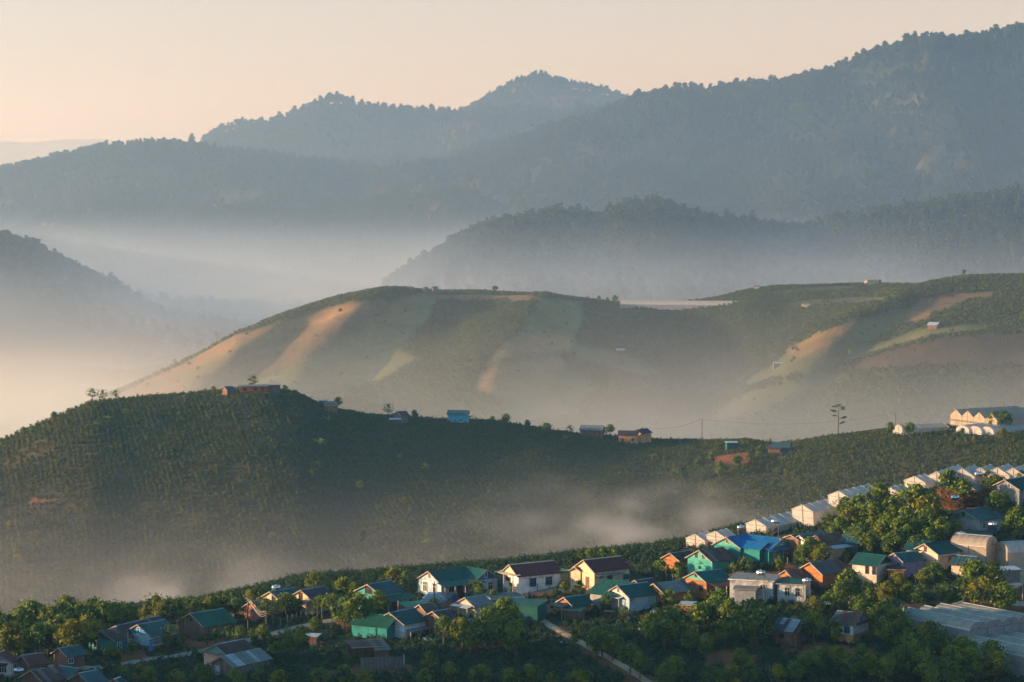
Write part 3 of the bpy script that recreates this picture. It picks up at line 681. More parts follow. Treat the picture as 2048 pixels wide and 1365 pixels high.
def shed(c, ctr, L, W, yaw, H, roof, wall, label, short, slope=0.25, name='shed', cat='shed', wins=(), doors=(), open_=False, d0=380, edge='edge', over=0.3, sheets=None):
    """single-pitch building, the roof falls towards its front; ctr is the middle of its roof in the photo"""
    yaw = R_(yaw); px, py = pix(c, ctr); g = hit(px, py, H, d0); low = settle(g, yaw, L, W)
    root = empty(name, g, yaw, label, cat); wl, ww = L - 2 * over, W - 2 * over; dz = slope * W / 2; b0 = low - 0.5
    r = MB(); r.slab((-L/2, W/2, H + dz), (L/2, W/2, H + dz), (L/2, -W/2, H - dz), (-L/2, -W/2, H - dz), 0.07)
    ro = r.build('roof', MAT['dark' if sheets else roof], root)
    if sheets:
        rng = random.Random(int(px * 7 + py)); n = max(2, round(L / .95)); w = L / n; ln = math.hypot(W, 2 * dz)
        for i in range(n):
            o = link('roof_sheet', sheet_mesh(w, ln, rng.choice(sheets)), ro)
            o.matrix_local = Matrix.Translation((-L/2 + i * w, W/2, H + dz)) @ Matrix.Rotation(math.atan2(2 * dz, W), 4, 'X') @ Matrix.Translation((0, 0, .02 + .02 * (i % 2) + .01 * rng.random()))
    e = MB(); e.box(-L/2 - .01, L/2 + .01, -W/2 - .06, -W/2 - .004, H - dz - .16, H - dz + .02); e.build('fascia', MAT[edge], root)
    if open_:
        for x in (-wl/2, 0, wl/2):
            for y in (-ww/2, ww/2):
                p = MB(); p.box(x - .07, x + .07, y - .07, y + .07, b0, H - .08 + dz * y / (W/2)); p.build('post', MAT['post'], root)
        if wall: m = MB(); m.box(-wl/2 + .08, wl/2 - .08, ww/2 - .02, ww/2 + .06, b0, H - .1); m.build('wall', MAT[wall], root)
    else:
        m = MB(); q0, q1 = H - .08 - slope * ww/2, H - .08 + slope * ww/2
        A = [(-wl/2,-ww/2,b0),(wl/2,-ww/2,b0),(wl/2,ww/2,b0),(-wl/2,ww/2,b0),(-wl/2,-ww/2,q0),(wl/2,-ww/2,q0),(wl/2,ww/2,q1),(-wl/2,ww/2,q1)]
        for q in ((0,3,2,1),(4,5,6,7),(0,1,5,4),(1,2,6,5),(2,3,7,6),(3,0,4,7)): m.face([A[i] for i in q])
        m.build('wall', MAT[wall], root)
        for wd in wins:
            side, u, z, w, h = wd[:5]; frame_at(side_matrix(side, wl, ww, u, z), w, h, wd[5] if len(wd) > 5 else 'frame', root)
        for dd in doors:
            side, u, w, h, mt = dd; d = MB(); d.box(-w/2, w/2, -0.06, 0.02, 0.02, h, M=side_matrix(side, wl, ww, u, 0)); d.build('door', MAT[mt], root)
    FOOT.append((g.x, g.y, yaw, L/2, W/2)); ax, ay = project((g.x, g.y, g.z + H * .5)); ANCHORS.append((ax, ay, short, g.y))
    return root
# ------------------------------------------------------------ roads and paths
m_road = plain('road_concrete', (0.40, 0.32, 0.25), 0.9, 0.2, 0.6, 0, (0.22, 0.15, 0.10)); m_path = plain('path_dirt', (0.46, 0.30, 0.18), 0.95, 0.25, 0.8, 0, (0.26, 0.12, 0.06))
def strip(name, pts, width, mat, lift=0.06):
    P = [hit(x, y) for x, y in pts]; Q = [P[0]]
    for a, b in zip(P, P[1:]):
        n = max(1, int((b - a).length / 1.5))
        for i in range(1, n + 1): Q.append(a.lerp(b, i / n))
    m = MB(); L = []
    for i, q in enumerate(Q):
        d = (Q[min(i + 2, len(Q) - 1)] - Q[max(i - 2, 0)]); d.z = 0; d.normalize(); s = Vector((-d.y, d.x, 0)) * width / 2 * (1 + .12 * math.sin(i * 1.7))
        row = []
        for k in (-1, -.33, .33, 1):
            p = q + s * k; row.append((p.x, p.y, float(ground(p.x, p.y)) + lift + (0.03 if abs(k) < 1 else -0.02)))
        L.append(row)
    for a, b in zip(L, L[1:]):
        for k in range(3): m.face([a[k + 1], a[k], b[k], b[k + 1]])
    o = m.build(name, mat, kind='structure'); ROADS.append((Q, width)); return o
ROADS = []
strip('road', [(185, 1337), (257, 1328), (330, 1316), (405, 1303), (500, 1281), (560, 1264), (600, 1254), (640, 1246), (690, 1238), (760, 1224), (870, 1206), (980, 1193), (1070, 1186), (1130, 1180), (1200, 1172), (1290, 1168)], 2.7, m_road)
strip('road', [(-30, 1352), (60, 1341), (120, 1330), (185, 1337)], 2.6, m_path, 0.045)
strip('path', [(1075, 1236), (1100, 1252), (1135, 1272), (1200, 1308), (1260, 1342), (1330, 1385)], 1.7, m_path)
strip('path', [(1960, 1202), (2010, 1207), (2070, 1212)], 2.2, m_road, .07)
strip('road', [(1975, 1196), (2020, 1165), (2070, 1140)], 5.0, m_road)
# ------------------------------------------------------------ greenhouses
def film(name, c, trans=0.45, rough=0.45):
    m, nt, b = mat_new(name); n = noise(nt, 0.5, 5, 0.65); n3 = noise(nt, 2.5, 3, 0.6, scaled(nt, (1, 0.2, 1)))
    r = ramp(nt, [(0.3, tuple(x * .78 for x in c)), (0.65, c)], n.outputs['Fac']); r3 = ramp(nt, [(0.35, (.86, .86, .84)), (0.6, (1, 1, 1))], n3.outputs['Fac'])
    cc = mixc(nt, r.outputs[0], r3.outputs[0], 1.0, 'MULTIPLY'); nt.links.new(cc, b.inputs['Base Color']); b.inputs['Roughness'].default_value = rough; b.inputs['Specular IOR Level'].default_value = 0.35
    tr = N(nt, 'ShaderNodeBsdfTranslucent'); nt.links.new(cc, tr.inputs[0]); mx = N(nt, 'ShaderNodeMixShader'); mx.inputs[0].default_value = trans
    nt.links.new(b.outputs[0], mx.inputs[1]); nt.links.new(tr.outputs[0], mx.inputs[2]); nt.links.new(mx.outputs[0], nt.nodes['Material Output'].inputs[0]); return m
F_GREY = film('film_grey', (0.46, 0.49, 0.45)); F_WHITE = film('film_white', (0.82, 0.79, 0.76), 0.55); F_WALL = film('film_wall', (0.42, 0.42, 0.46)); F_SKIRT = plain('skirt_brown', (0.17, 0.12, 0.10), 0.9)
F_SUNLIT = film('film_sunlit', (0.66, 0.56, 0.44), 0.5); F_NET = film('net_grey', (0.24, 0.24, 0.22), 0.3, 0.9)  # first film: white plastic with the low sun's orange put into its colour
def tunnel_house(A, yaw, bays, bw, L, hw, rise, label, short, mat=F_GREY, wall=F_WALL, hoops=6, skirt=True, d0=380, name='greenhouse', profile='arch', step=(0, 0)):
    """several spans side by side; A is the far-left ridge end in the photo, spans follow on the far side"""
    g = hit(*A, hw + rise, d0); yaw = R_(yaw)
    root = empty(name, g, yaw, label, 'greenhouse')
    # local x along the span, local +y across to the next span; ridge of the first span starts at the origin
    low = settle(Vector((g.x + math.cos(yaw) * L/2 - math.sin(yaw) * bw * (bays-1) / 2, g.y + math.sin(yaw) * L/2 + math.cos(yaw) * bw * (bays-1)/2, g.z)), yaw, L, bw * bays) - 0.8
    na = 10 if profile == 'arch' else 2
    if profile == 'arch': prof = [(-bw/2 * math.cos(math.pi * i / na), hw + rise * math.sin(math.pi * i / na) ** 0.9) for i in range(na + 1)]
    else: prof = [(-bw/2, hw), (0, hw + rise), (bw/2, hw)]
    for k in range(bays):
        y0 = k * bw; r = MB(); nx = hoops
        for s in range(nx):
            x0, x1 = L * s / nx, L * (s + 1) / nx; ins_ = 0.0
            for (a, za), (b, zb) in zip(prof, prof[1:]):
                xm = (x0 + x1) / 2; sag = 0.06
                r.face([(x0, y0 + a, za), (xm, y0 + a, za - sag), (xm, y0 + b, zb - sag), (x0, y0 + b, zb)]); r.face([(xm, y0 + a, za - sag), (x1, y0 + a, za), (x1, y0 + b, zb), (xm, y0 + b, zb - sag)])
        ro = r.build('roof_film', mat, root)
        for s in range(nx + 1):
            h = MB(); x = min(max(L * s / nx, .05), L - .05)
            for (a, za), (b, zb) in zip(prof, prof[1:]): h.tube((x, y0 + a, za + .02), (x, y0 + b, zb + .02), .03, n=4, cap=False)
            h.build('hoop', MAT['frame'] if 0 < s < nx else MAT['steel'], ro)
        rc = MB(); rc.box(-.15, L + .15, y0 - .14, y0 + .14, hw + rise + .03, hw + rise + .12); rc.build('ridge_vent', F_WHITE, root)
        for x, sgn in ((0.0, -1), (L, 1)):
            e = MB(); pts = [(x + sgn * .02, y0 + a, z) for a, z in prof]; pts = pts + [(x + sgn * .02, y0 + bw/2, low), (x + sgn * .02, y0 - bw/2, low)]
            e.face(pts if sgn < 0 else pts[::-1]); e.build('end_wall', wall, root)
            t = MB(); t.tube((x + sgn * .06, y0 - bw/2, hw), (x + sgn * .06, y0 + bw/2, hw), .05, n=4); t.tube((x + sgn * .06, y0, hw), (x + sgn * .06, y0, hw + rise), .04, n=4)
            t.tube((x + sgn * .06, y0 - bw/2, low), (x + sgn * .06, y0 - bw/2, hw), .06, n=4)
            if profile == 'arch':
                for a in (-.25, .25): t.tube((x + sgn * .06, y0, hw), (x + sgn * .06, y0 + a * bw, hw + rise * .85), .035, n=4)
            t.build('end_frame', MAT['steel'], root)
    for y, sg in ((-bw/2, -1), (bw * (bays - .5), 1)):
        w = MB(); zb = 0.85 + low if skirt else low
        q = [(0, y + sg * .02, zb), (L, y + sg * .02, zb), (L, y + sg * .02, hw), (0, y + sg * .02, hw)]; w.face(q if sg < 0 else q[::-1]); w.build('side_wall', wall, root)
        if skirt:
            w = MB(); q = [(0, y + sg * .03, low), (L, y + sg * .03, low), (L, y + sg * .03, zb - .01), (0, y + sg * .03, zb - .01)]; w.face(q if sg < 0 else q[::-1]); w.build('skirt', F_SKIRT, root)
        gt = MB(); gt.box(0, L, y - .1, y + .1, hw - .1, hw + .03); gt.build('gutter', MAT['frame'], root)
        n = max(2, hoops // 2 + 1)
        for i in range(n):
            p = MB(); x = L * i / (n - 1); p.tube((x, y + sg * .08, low), (x, y + sg * .08, hw), .05, n=4); p.build('post', MAT['steel'], root)
    FOOT.append((g.x + math.cos(yaw) * L/2 - math.sin(yaw) * bw * (bays-1)/2, g.y + math.sin(yaw) * L/2 + math.cos(yaw) * bw * (bays-1)/2, yaw, L/2 + .5, bw * bays/2 + .5))
    ax, ay = project(g + Vector((0, 0, hw * .5))); ANCHORS.append((ax, ay, short, g.y)); return root
tunnel_house((1818, 1218), -55, 4, 4.1, 17.5, 2.4, 1.25, 'long greenhouse of four pale arched plastic spans', 'the four-span greenhouse', hoops=6)
tunnel_house((1924, 1268), -55, 4, 4.1, 24, 2.4, 1.25, 'lower plastic greenhouse with arched spans at the right edge', 'the lower right greenhouse', hoops=8)
tunnel_house((1912, 1068), -34, 1, 5.2, 7.5, 2.9, 1.7, 'sunlit tan plastic tunnel greenhouse with an arched end', 'the tan tunnel greenhouse', mat=F_SUNLIT, wall=F_SUNLIT, hoops=5, skirt=False)
tunnel_house((2003, 1086), 18, 1, 5.0, 16, 2.9, 1.7, 'silvery arched greenhouse running out of frame on the right', 'the silvery arched greenhouse', mat=F_WHITE, wall=F_SUNLIT, hoops=6, skirt=False)
def gable_glass(c, A, B, W, H, R, label, short, yaw=None, d0=380, mat=F_WHITE, wall=F_WHITE, tilt=None):
    g, yw, L = locate(c, A, B, H + R, yaw, d0); L += .4; low = settle(g, yw, L, W) - .8
    if tilt is None: tilt = 0.085 if d0 < 600 else 0.0
    root = empty('greenhouse', g, yw, label, 'greenhouse'); root.rotation_euler = (0, -tilt, yw)
    r = MB()
    for sy in (-1, 1): r.slab((-L/2, 0, H + R), (L/2, 0, H + R), (L/2, sy * W/2, H), (-L/2, sy * W/2, H), .04)
    ro = r.build('roof_film', mat, root)
    n = max(2, int(L / 2.2))
    for i in range(n + 1):
        h = MB(); x = -L/2 + L * i / n; x = min(max(x, -L/2 + .05), L/2 - .05)
        for sy in (-1, 1): h.slab((x - .04, 0, H + R + .05), (x + .04, 0, H + R + .05), (x + .04, sy * W/2, H + .05), (x - .04, sy * W/2, H + .05), .04)
        h.build('purlin', MAT['frame'], ro)
    w = MB()
    for sx in (-1, 1):
        x = sx * (L/2 - .15); q = [(x, -W/2 + .1, low), (x, W/2 - .1, low), (x, W/2 - .1, H - .03), (x, 0, H + R - .06), (x, -W/2 + .1, H - .03)]; w.face(q[::-1] if sx < 0 else q)
    for sy in (-1, 1):
        y = sy * (W/2 - .1); q = [(-L/2 + .15, y, low), (L/2 - .15, y, low), (L/2 - .15, y, H - .05), (-L/2 + .15, y, H - .05)]; w.face(q if sy < 0 else q[::-1])
    w.build('wall_film', wall, root)
    for x in (-L/2 + .08, L/2 - .08):
        f = MB(); f.tube((x, -W/2 + .1, H), (x, W/2 - .1, H), .05, n=4)
        for y in (-W/2 + .1, 0, W/2 - .1): f.tube((x, y, low), (x, y, H if y else H + R - .05), .05, n=4)
        f.tube((x, -W/2 + .1, H * .5), (x, W/2 - .1, H * .5), .03, n=4); f.build('end_frame', MAT['steel'], root)
    FOOT.append((g.x, g.y, yw, L/2, W/2)); ax, ay = project(g + Vector((0, 0, H * .5))); ANCHORS.append((ax, ay, short, g.y)); return root
YG = R_(40)
gable_glass('c8', (150, 800), (255, 740), 6.0, 1.6, 1.2, 'lowest white plastic greenhouse poking above the coffee on the ridge', 'the lowest ridge greenhouse', yaw=YG)
gable_glass('c8', (340, 770), (432, 718), 6.0, 1.6, 1.2, 'small white greenhouse directly behind the blue roof', 'the white greenhouse by the blue roof', yaw=YG)
gable_glass('c8', (715, 634), (1075, 572), 6.2, 2.0, 1.2, 'long white greenhouse stepping up the ridge below two taller ones', 'the long white ridge greenhouse', yaw=YG)
gable_glass('c8', (840, 650), (1080, 600), 5.4, 1.6, 1.0, 'white greenhouse span in front of the long ridge greenhouse', 'the front ridge span', yaw=YG)
gable_glass('c8', (1150, 510), (1425, 445), 6.4, 2.9, 1.3, 'tall white greenhouse with torn side film, middle of the ridge row', 'the torn white greenhouse', yaw=YG)
gable_glass('c8', (1490, 387), (1765, 308), 6.4, 3.6, 1.3, 'tallest white plastic greenhouse at the top of the stepped row', 'the tallest ridge greenhouse', yaw=YG)
gable_glass('c8', (1960, 345), (2060, 318), 6.0, 2.2, 1.2, 'strip of white greenhouse roof seen between treetops', 'the greenhouse between treetops', yaw=YG)
gable_glass('c6', (960, 268), (1055, 238), 6.2, 2.3, 1.2, 'short white greenhouse with a sunlit peach end wall', 'the peach-ended greenhouse', yaw=YG)
gable_glass('c6', (1180, 240), (1392, 128), 6.0, 2.4, 1.6, 'white greenhouse span at the left of the hilltop sawtooth row', 'the first sawtooth span', yaw=R_(48))
gable_glass('c6', (1440, 205), (1555, 134), 6.0, 2.4, 1.6, 'second white sawtooth span, right of the leafy tree', 'the second sawtooth span', yaw=R_(48))
gable_glass('c6', (1620, 190), (1716, 135), 6.0, 2.4, 1.6, 'third white sawtooth span, mostly behind a tree', 'the third sawtooth span', yaw=R_(48))
gable_glass('c6', (1790, 188), (1896, 130), 6.0, 2.4, 1.6, 'fourth white sawtooth span above the dark grey house', 'the fourth sawtooth span', yaw=R_(48))
gable_glass('c6', (1950, 195), (2060, 132), 6.0, 2.4, 1.6, 'last white sawtooth span cut by the right edge', 'the last sawtooth span', yaw=R_(48))
# glowing greenhouses at the right end of the coffee hill, and the long one on the second hill
def sawtooth(A, yaw, bays, bw, L, hw, rise, label, short, d0, front=F_SUNLIT):
    tunnel_house(A, yaw, bays, bw, L, hw, rise, label, short, mat=F_SUNLIT, wall=front, hoops=5, skirt=False, d0=d0, profile='gable')
def sawtooth2(A, n, bw, L, hw, rise, yaw, label, short, d0):
    """A: front peak nearest the left in the photo; spans follow to the right and towards the viewer"""
    g = hit(*A, hw + rise, d0); yaw = R_(yaw); root = empty('greenhouse', g, yaw, label, 'greenhouse'); low = -4.0
    for k in range(n):
        y = -k * bw; r = MB()
        for sy in (-1, 1): r.slab((0, y, hw + rise), (L, y, hw + rise), (L, y + sy * bw/2, hw), (0, y + sy * bw/2, hw), .05)
        r.build('roof_film', F_SUNLIT, root)
        e = MB(); e.face([(.1, y - bw/2, low), (.1, y + bw/2, low), (.1, y + bw/2, hw - .05), (.1, y, hw + rise - .08), (.1, y - bw/2, hw - .05)][::-1]); e.build('end_wall', F_SUNLIT, root)
        f = MB(); f.tube((.02, y - bw/2, hw), (.02, y + bw/2, hw), .07, n=4); f.tube((.02, y, low), (.02, y, hw + rise), .06, n=4); f.tube((.02, y + bw/2, low), (.02, y + bw/2, hw), .07, n=4); f.build('end_frame', MAT['edge'], root)
        v = MB(); v.box(0.0, .06, y - bw/2 + .1, y + bw/2 - .1, hw * .52, hw * .66); v.build('vent_strip', F_NET, root)
    for y in (bw/2 - .05, -(n - .5) * bw + .05):
        w = MB(); w.face([(.1, y, low), (L, y, low), (L, y, hw), (.1, y, hw)]); w.build('side_wall', F_SUNLIT, root)
    FOOT.append((g.x + math.cos(yaw) * L/2 + math.sin(yaw) * bw * (n-1)/2, g.y + math.sin(yaw) * L/2 - math.cos(yaw) * bw * (n-1)/2, yaw, L/2, bw * n/2)); ANCHORS.append((A[0], A[1], short, g.y)); return root
sawtooth2((1912, 819), 4, 6.4, 30, 4.6, 2.2, 30, 'sunlit orange greenhouse with a sawtooth row of gables', 'the sunlit sawtooth greenhouse', 840)
sawtooth2((2015, 812), 3, 6.4, 26, 4.4, 2.2, 30, 'second sunlit sawtooth greenhouse behind the big round tree', 'the second sawtooth greenhouse', 850)
tunnel_house((1925, 851), 42, 1, 6.0, 16, 0.6, 2.4, 'white plastic tunnel with pink end in front of the sawtooth greenhouse', 'the left white tunnel', mat=F_WHITE, wall=F_WHITE, hoops=5, skirt=False, d0=800)
tunnel_house((1950, 853), 42, 1, 6.0, 16, 0.6, 2.4, 'middle one of the white plastic tunnels on the coffee hill', 'the middle white tunnel', mat=F_WHITE, wall=F_WHITE, hoops=5, skirt=False, d0=800)
tunnel_house((1974, 854), 42, 1, 6.0, 30, 0.6, 2.4, 'white plastic tunnel nearest the big round trees', 'the right white tunnel', mat=F_WHITE, wall=F_WHITE, hoops=6, skirt=False, d0=800)
gable_glass('e', (1040, 296), (1395, 252), 9.0, 1.6, 1.2, 'low pale greenhouse roof stretching left of the sawtooth one', 'the low pale greenhouse', yaw=R_(20), d0=850, mat=F_SUNLIT)
tunnel_house((1241, 601), -9, 1, 8.0, 93, 3.6, 2.6, 'very long grey tunnel greenhouse on the far hill saddle', 'the long far greenhouse', mat=F_WHITE, wall=F_WALL, hoops=22, skirt=False, d0=1400)
# ------------------------------------------------------------ steel water tanks, poles, wires, fences
m_steel = plain('tank_steel', (0.62, 0.64, 0.66), 0.22, 0.06, 2.0, 0.9); m_blue = plain('barrel_blue', (0.01, 0.05, 0.16), 0.5, 0.1); m_wire = plain('wire', (0.10, 0.10, 0.10), 0.7, 0.1); m_wirepale = plain('wire_pale', (0.42, 0.42, 0.40), 0.7, 0.1)
m_solar = plain('solar_glass', (0.02, 0.025, 0.04), 0.2, 0.1)
def tank(c, p, tall, label, yaw=0.2, s=1.0, roof_z=None, solar=False):
    px, py = pix(c, p); g = hit(px, py, tall + .45 * s); root = empty('water_tank', g, yaw, label, 'water tank'); z = tall + .45 * s
    b = MB(); r = .45 * s; L = .75 * s
    prof = [(-L - .12 * s, .02), (-L - .06 * s, r * .6), (-L, r), (-L * .33, r), (-L * .30, r * 1.04), (-L * .27, r), (L * .27, r), (L * .30, r * 1.04), (L * .33, r), (L, r), (L + .06 * s, r * .6), (L + .12 * s, .02)]
    b.lathe([(q, x) for x, q in prof], n=14); b.v = [(v[2], v[1], v[0] + z) for v in b.v]; me = b.mesh('tank', m_steel); me.polygons.foreach_set('use_smooth', [True] * len(me.polygons)); link('tank', me, root)
    h = MB(); h.tube((0, 0, z + r * .9), (0, 0, z + r + .12), .17 * s, n=8); h.build('hatch', m_steel, root)
    low = -1.0
    for x in (-L * .8, L * .8):
        for y in (-r * .9, r * .9):
            q = MB(); q.tube((x * 1.25, y * 1.35, low), (x, y, z - r * .55), .045, n=4); q.build('leg', MAT['steel'], root)
    f = MB(); f.box(-L, L, -r, r, z - r - .08, z - r - .02)
    n = int(tall / 1.2)
    for i in range(n):
        za, zb = tall * i / n + .1, tall * (i + 1) / n - .1
        for y in (-r * 1.1, r * 1.1): f.tube((-L * .95, y, za), (L * .95, y, zb), .03, n=4)
        for x in (-L * .95, L * .95): f.tube((x, -r * 1.1, zb), (x, r * 1.1, za), .03, n=4)
    f.build('frame', MAT['steel'], root)
    if solar:
        s_ = MB(); s_.slab((-.9, -.3, z - .6), (.9, -.3, z - .6), (.9, -2.0, z - 1.6), (-.9, -2.0, z - 1.6), .08); s_.build('solar_panel', m_solar, root)
    return root
tank('d1', (250, 1213), 2.6, 'steel water tank on legs beside the striped dark-roofed house')
tank('d3', (492, 311), 4.6, 'steel water tank above the roof of the cream plank house')
tank('c4', (1178, 518), 5.6, 'steel water tank on a tall lattice stand before the whitewashed block', -.4, 1.05)
tank('c4', (1628, 597), 4.4, 'steel water tank on a stand at the right of the barred room', -.3, 1.0)
tank('c8', (568, 724), 3.4, 'steel water tank just behind the blue roof, left of a taller one', .2, .95)
tank('c8', (888, 668), 5.0, 'steel water tank on tall thin legs against the white greenhouse', -.2, .95)
tank('c6', (1592, 246), 4.0, 'steel water tank half hidden in trees below the sawtooth greenhouses', .1, 1.0)
tank('c6', (1356, 484), 3.0, 'steel water tank standing in front of the dry maize', 0, 1.0)
tank('c6', (1738, 752), 3.4, 'steel water tank with dark solar panel above the small teal shed', -.4, 1.1, solar=True)
tank('c6', (1416, 850), 4.0, 'steel water tank with solar panel at the tan tunnel greenhouse', -.1, 1.0, solar=True)
def pole(x, top, base, label, r=.12, mat='post', lean=0.0, arm=True, d0=380, name='utility_pole', cat='pole'):
    g = hit(x, base, 0, d0); h = (base - top) * g.y / FPX; root = empty(name, g, 0, label, cat)
    T = Vector((lean * h, 0, h)); p = MB(); p.tube((0, 0, -.8), T, r * 1.2, r * .8, 7); p.build('pole', MAT[mat], root)
    if arm:
        a = MB(); a.box(T.x - .55, T.x + .55, -.05, .05, h - .5, h - .4); a.build('crossarm', MAT['post'], root)
        for i in (-1, 0, 1): q = MB(); q.lathe([(.05, 0), (.07, .06), (.03, .14), (0, .15)], (T.x + i * .45, 0, h - .4), 6); q.build('insulator', MAT['frame'], root)
    return g + T
TOPS = {}
for key, a in {'lean': (494, 1192, 1246, 'dark wooden power pole leaning beside the small brick house', .14, 'post', .06), 'stub': (496, 1240, 1276, 'short wooden post at the roadside below the leaning pole', .10, 'post', 0, False), 'road': (533, 1220, 1291, 'tall power pole by the road with a pale meter box', .13, 'post'),
     'pa': (635, 1206, 1250, 'wooden pole at the road bend, left one of two', .10, 'post', 0, False), 'pb': (644, 1204, 1252, 'slim wooden pole at the road bend, right one of two', .09, 'post', 0, False), 't1': (199, 1269, 1312, 'brown wooden post in front of the turquoise plank house', .11, 'post', 0, False), 't2': (256, 1264, 1304, 'grey post at the right corner of the turquoise plank house', .10, 'pale_post', 0, False),
     'tl': (869, 1164, 1206, 'wooden pole in front of the large teal L-shaped house', .11, 'post'), 'c1': (1212, 1124, 1166, 'wooden pole beside the road in front of the cream house', .11, 'post'), 'c2': (1257, 1122, 1166, 'brown pole at the right end of the cream house', .12, 'post'), 'g': (1332, 1136, 1164, 'wooden post in the young trees right of the cream house', .11, 'post', 0, False),
     'r1': (1656, 1098, 1126, 'pale post below the red gabled patched roof', .11, 'pale_post', 0, False), 'r2': (1665, 1098, 1124, 'brown post just right of the pale post', .09, 'post', 0, False), 'y': (2045, 1146, 1206, 'tall pole at the edge of the concrete yard', .11, 'pale_post'), 'u': (1781, 1078, 1108, 'thin timber pole beside the open timber frame', .08, 'post', 0, False), 'v': (1879, 1071, 1090, 'short post behind the tan tunnel greenhouse', .09, 'post', 0, False)}.items():
    TOPS[key] = pole(*a)
TOPS['h1'] = pole(1404, 838, 884, 'tall bare power pole on the dip of the coffee hill', .13, 'post', 0, False, 800)
TOPS['h2'] = pole(1791, 826, 866, 'power pole beside a round tree on the coffee hill', .15, 'post', 0, False, 800)
TOPS['h0'] = pole(1284, 846, 868, 'short pole behind the orange farmhouse', .10, 'post', 0, False, 800)
TOPS['far'] = pole(241, 726, 776, 'hazy tall mast at the foot of the second hill', .25, 'post', 0, False, 1250)
def wire(a, b, sag, label, rad=.022, mat=None):
    m = MB(); n = 12; pts = [a.lerp(b, i / n) - Vector((0, 0, sag * 4 * (i / n) * (1 - i / n))) for i in range(n + 1)]
    for p, q in zip(pts, pts[1:]): m.tube(p, q, rad, n=4, cap=False)
    return m.build('power_line', mat or m_wire, label=label, cat='wire')
for k in range(4):
    o = Vector((0.25 * k - .4, 0, -.25 - .12 * k)); wire(TOPS['lean'] + o, TOPS['road'] + o * .8, .9 + .3 * k, ('topmost', 'upper', 'lower', 'lowest')[k] + ' of four pale wires sagging between the leaning pole and road pole', .025, m_wirepale)
wire(TOPS['h1'], TOPS['h2'], 3.0, 'thin power line between the two bare poles on the coffee hill', .05); wire(TOPS['h0'], TOPS['h1'], 2.0, 'thin power line from the orange farmhouse to the bare pole', .05)
wire(TOPS['c1'], TOPS['c2'], .4, 'wire between the two poles before the cream house'); wire(TOPS['tl'], TOPS['c1'], 1.6, 'long wire passing in front of the white schoolhouse')
_e = hit(1926, 1203, 3.6); wire(hit(1835, 1165, 4), _e + Vector((0, 0, 3.6)), .8, 'slack cable running down to the four-span greenhouse', .025, m_wirepale)
def fence(pts, step, label, h=1.5, d0=380, mat='pale_post', wires=3):
    P = [hit(x, y, 0, d0) for x, y in pts]; root = empty('fence', P[0], 0, label, 'fence'); tops = []
    for a, b in zip(P, P[1:]):
        n = max(1, round((b - a).length / step))
        for i in range(n + (b is P[-1])): q = a.lerp(b, i / n); q.z = float(ground(q.x, q.y)); tops.append(q - P[0])
    rr = random.Random(int(pts[0][0]))
    for q in tops: m = MB(); hh = h * rr.uniform(.9, 1.12); m.box(q.x - .075, q.x + .075, q.y - .075, q.y + .075, q.z - .5, q.z + hh); m.build('post', MAT[mat], root)
    for k in range(wires):
        m = MB(); z = Vector((0, 0, h * (.35 + .28 * k)))
        for p, q in zip(tops, tops[1:]): m.tube(p + z, q + z, .018, n=3, cap=False)
        m.build('wire', m_wire, root)
fence([(546, 1256), (575, 1248), (602, 1238)], 1.7, 'row of pale concrete fence posts beside the road under trees')
fence([(892, 1202), (935, 1196), (990, 1190)], 2.2, 'wooden post fence in front of the large teal house', 1.6)
fence([(1037, 1186), (1075, 1184), (1100, 1180)], 2.0, 'wire fence on posts below the white schoolhouse', 1.5, mat='post')
fence([(1290, 1152), (1312, 1156), (1345, 1164), (1375, 1166)], 1.9, 'post and wire fence round the young trees', 1.5)
fence([(1552, 1135), (1575, 1130), (1610, 1126), (1660, 1120)], 2.2, 'concrete post fence right of the blue-roofed house', 1.6)
fence([(1460, 1145), (1500, 1142), (1545, 1136)], 2.4, 'wooden fence in front of the blue-roofed house', 1.2, mat='post')
# ------------------------------------------------------------ small things about the yards
def barrel(c, p, label):
    g = hit(*pix(c, p)); root = empty('barrel', g, 0, label, 'barrel'); b = MB(); b.lathe([(0, 0), (.5, 0), (.55, .1), (.55, .55), (.57, .6), (.55, .65), (.55, 1.2), (.45, 1.35), (.2, 1.4)], n=12); b.build('drum', m_blue, root)
    l = MB(); l.lathe([(.22, 1.38), (.22, 1.5), (0, 1.52)], n=10); l.build('lid', m_blue, root)
barrel('c5', (1650, 150), 'dark blue plastic water barrel right of the barred white room'); barrel('c3', (1208, 690), 'dark blue barrel below the pink gabled house'); barrel('d4', (1462, 600), 'small blue barrel by the fence of the big teal house')
M_SACK = plain('sack_white', (0.55, 0.58, 0.66), .8, .3, 3.0)
def sack_mesh(seed):
    r = random.Random(seed); m = MB(); prof = [(0, 0), (.3, .02), (.42, .12), (.44, .28), (.36, .4), (.12, .46), (0, .46)]; m.lathe(prof, n=9); m.v = [(x * 1.35 + r.gauss(0, .03), y + r.gauss(0, .03), z + r.gauss(0, .015)) for x, y, z in m.v]; return m.mesh('sack', M_SACK)
_g = hit(*pix('d4', (1205, 600))); SK = [sack_mesh(i) for i in range(3)]; n = 0
for lay in range(4):
    for i in range(6 - lay):
        for j in range(2):
            o = link('sack', SK[n % 3], None, 'white woven sack in the heap beside the large teal house', 'sack', 'white sacks heaped in the yard'); x, y = _g.x + (i - 2.5 + lay * .5) * .85, _g.y + j * .85; o.location = (x, y, float(ground(x, y)) + lay * .42); o.rotation_euler = (0, 0, n * .7 % .6 - .3); n += 1
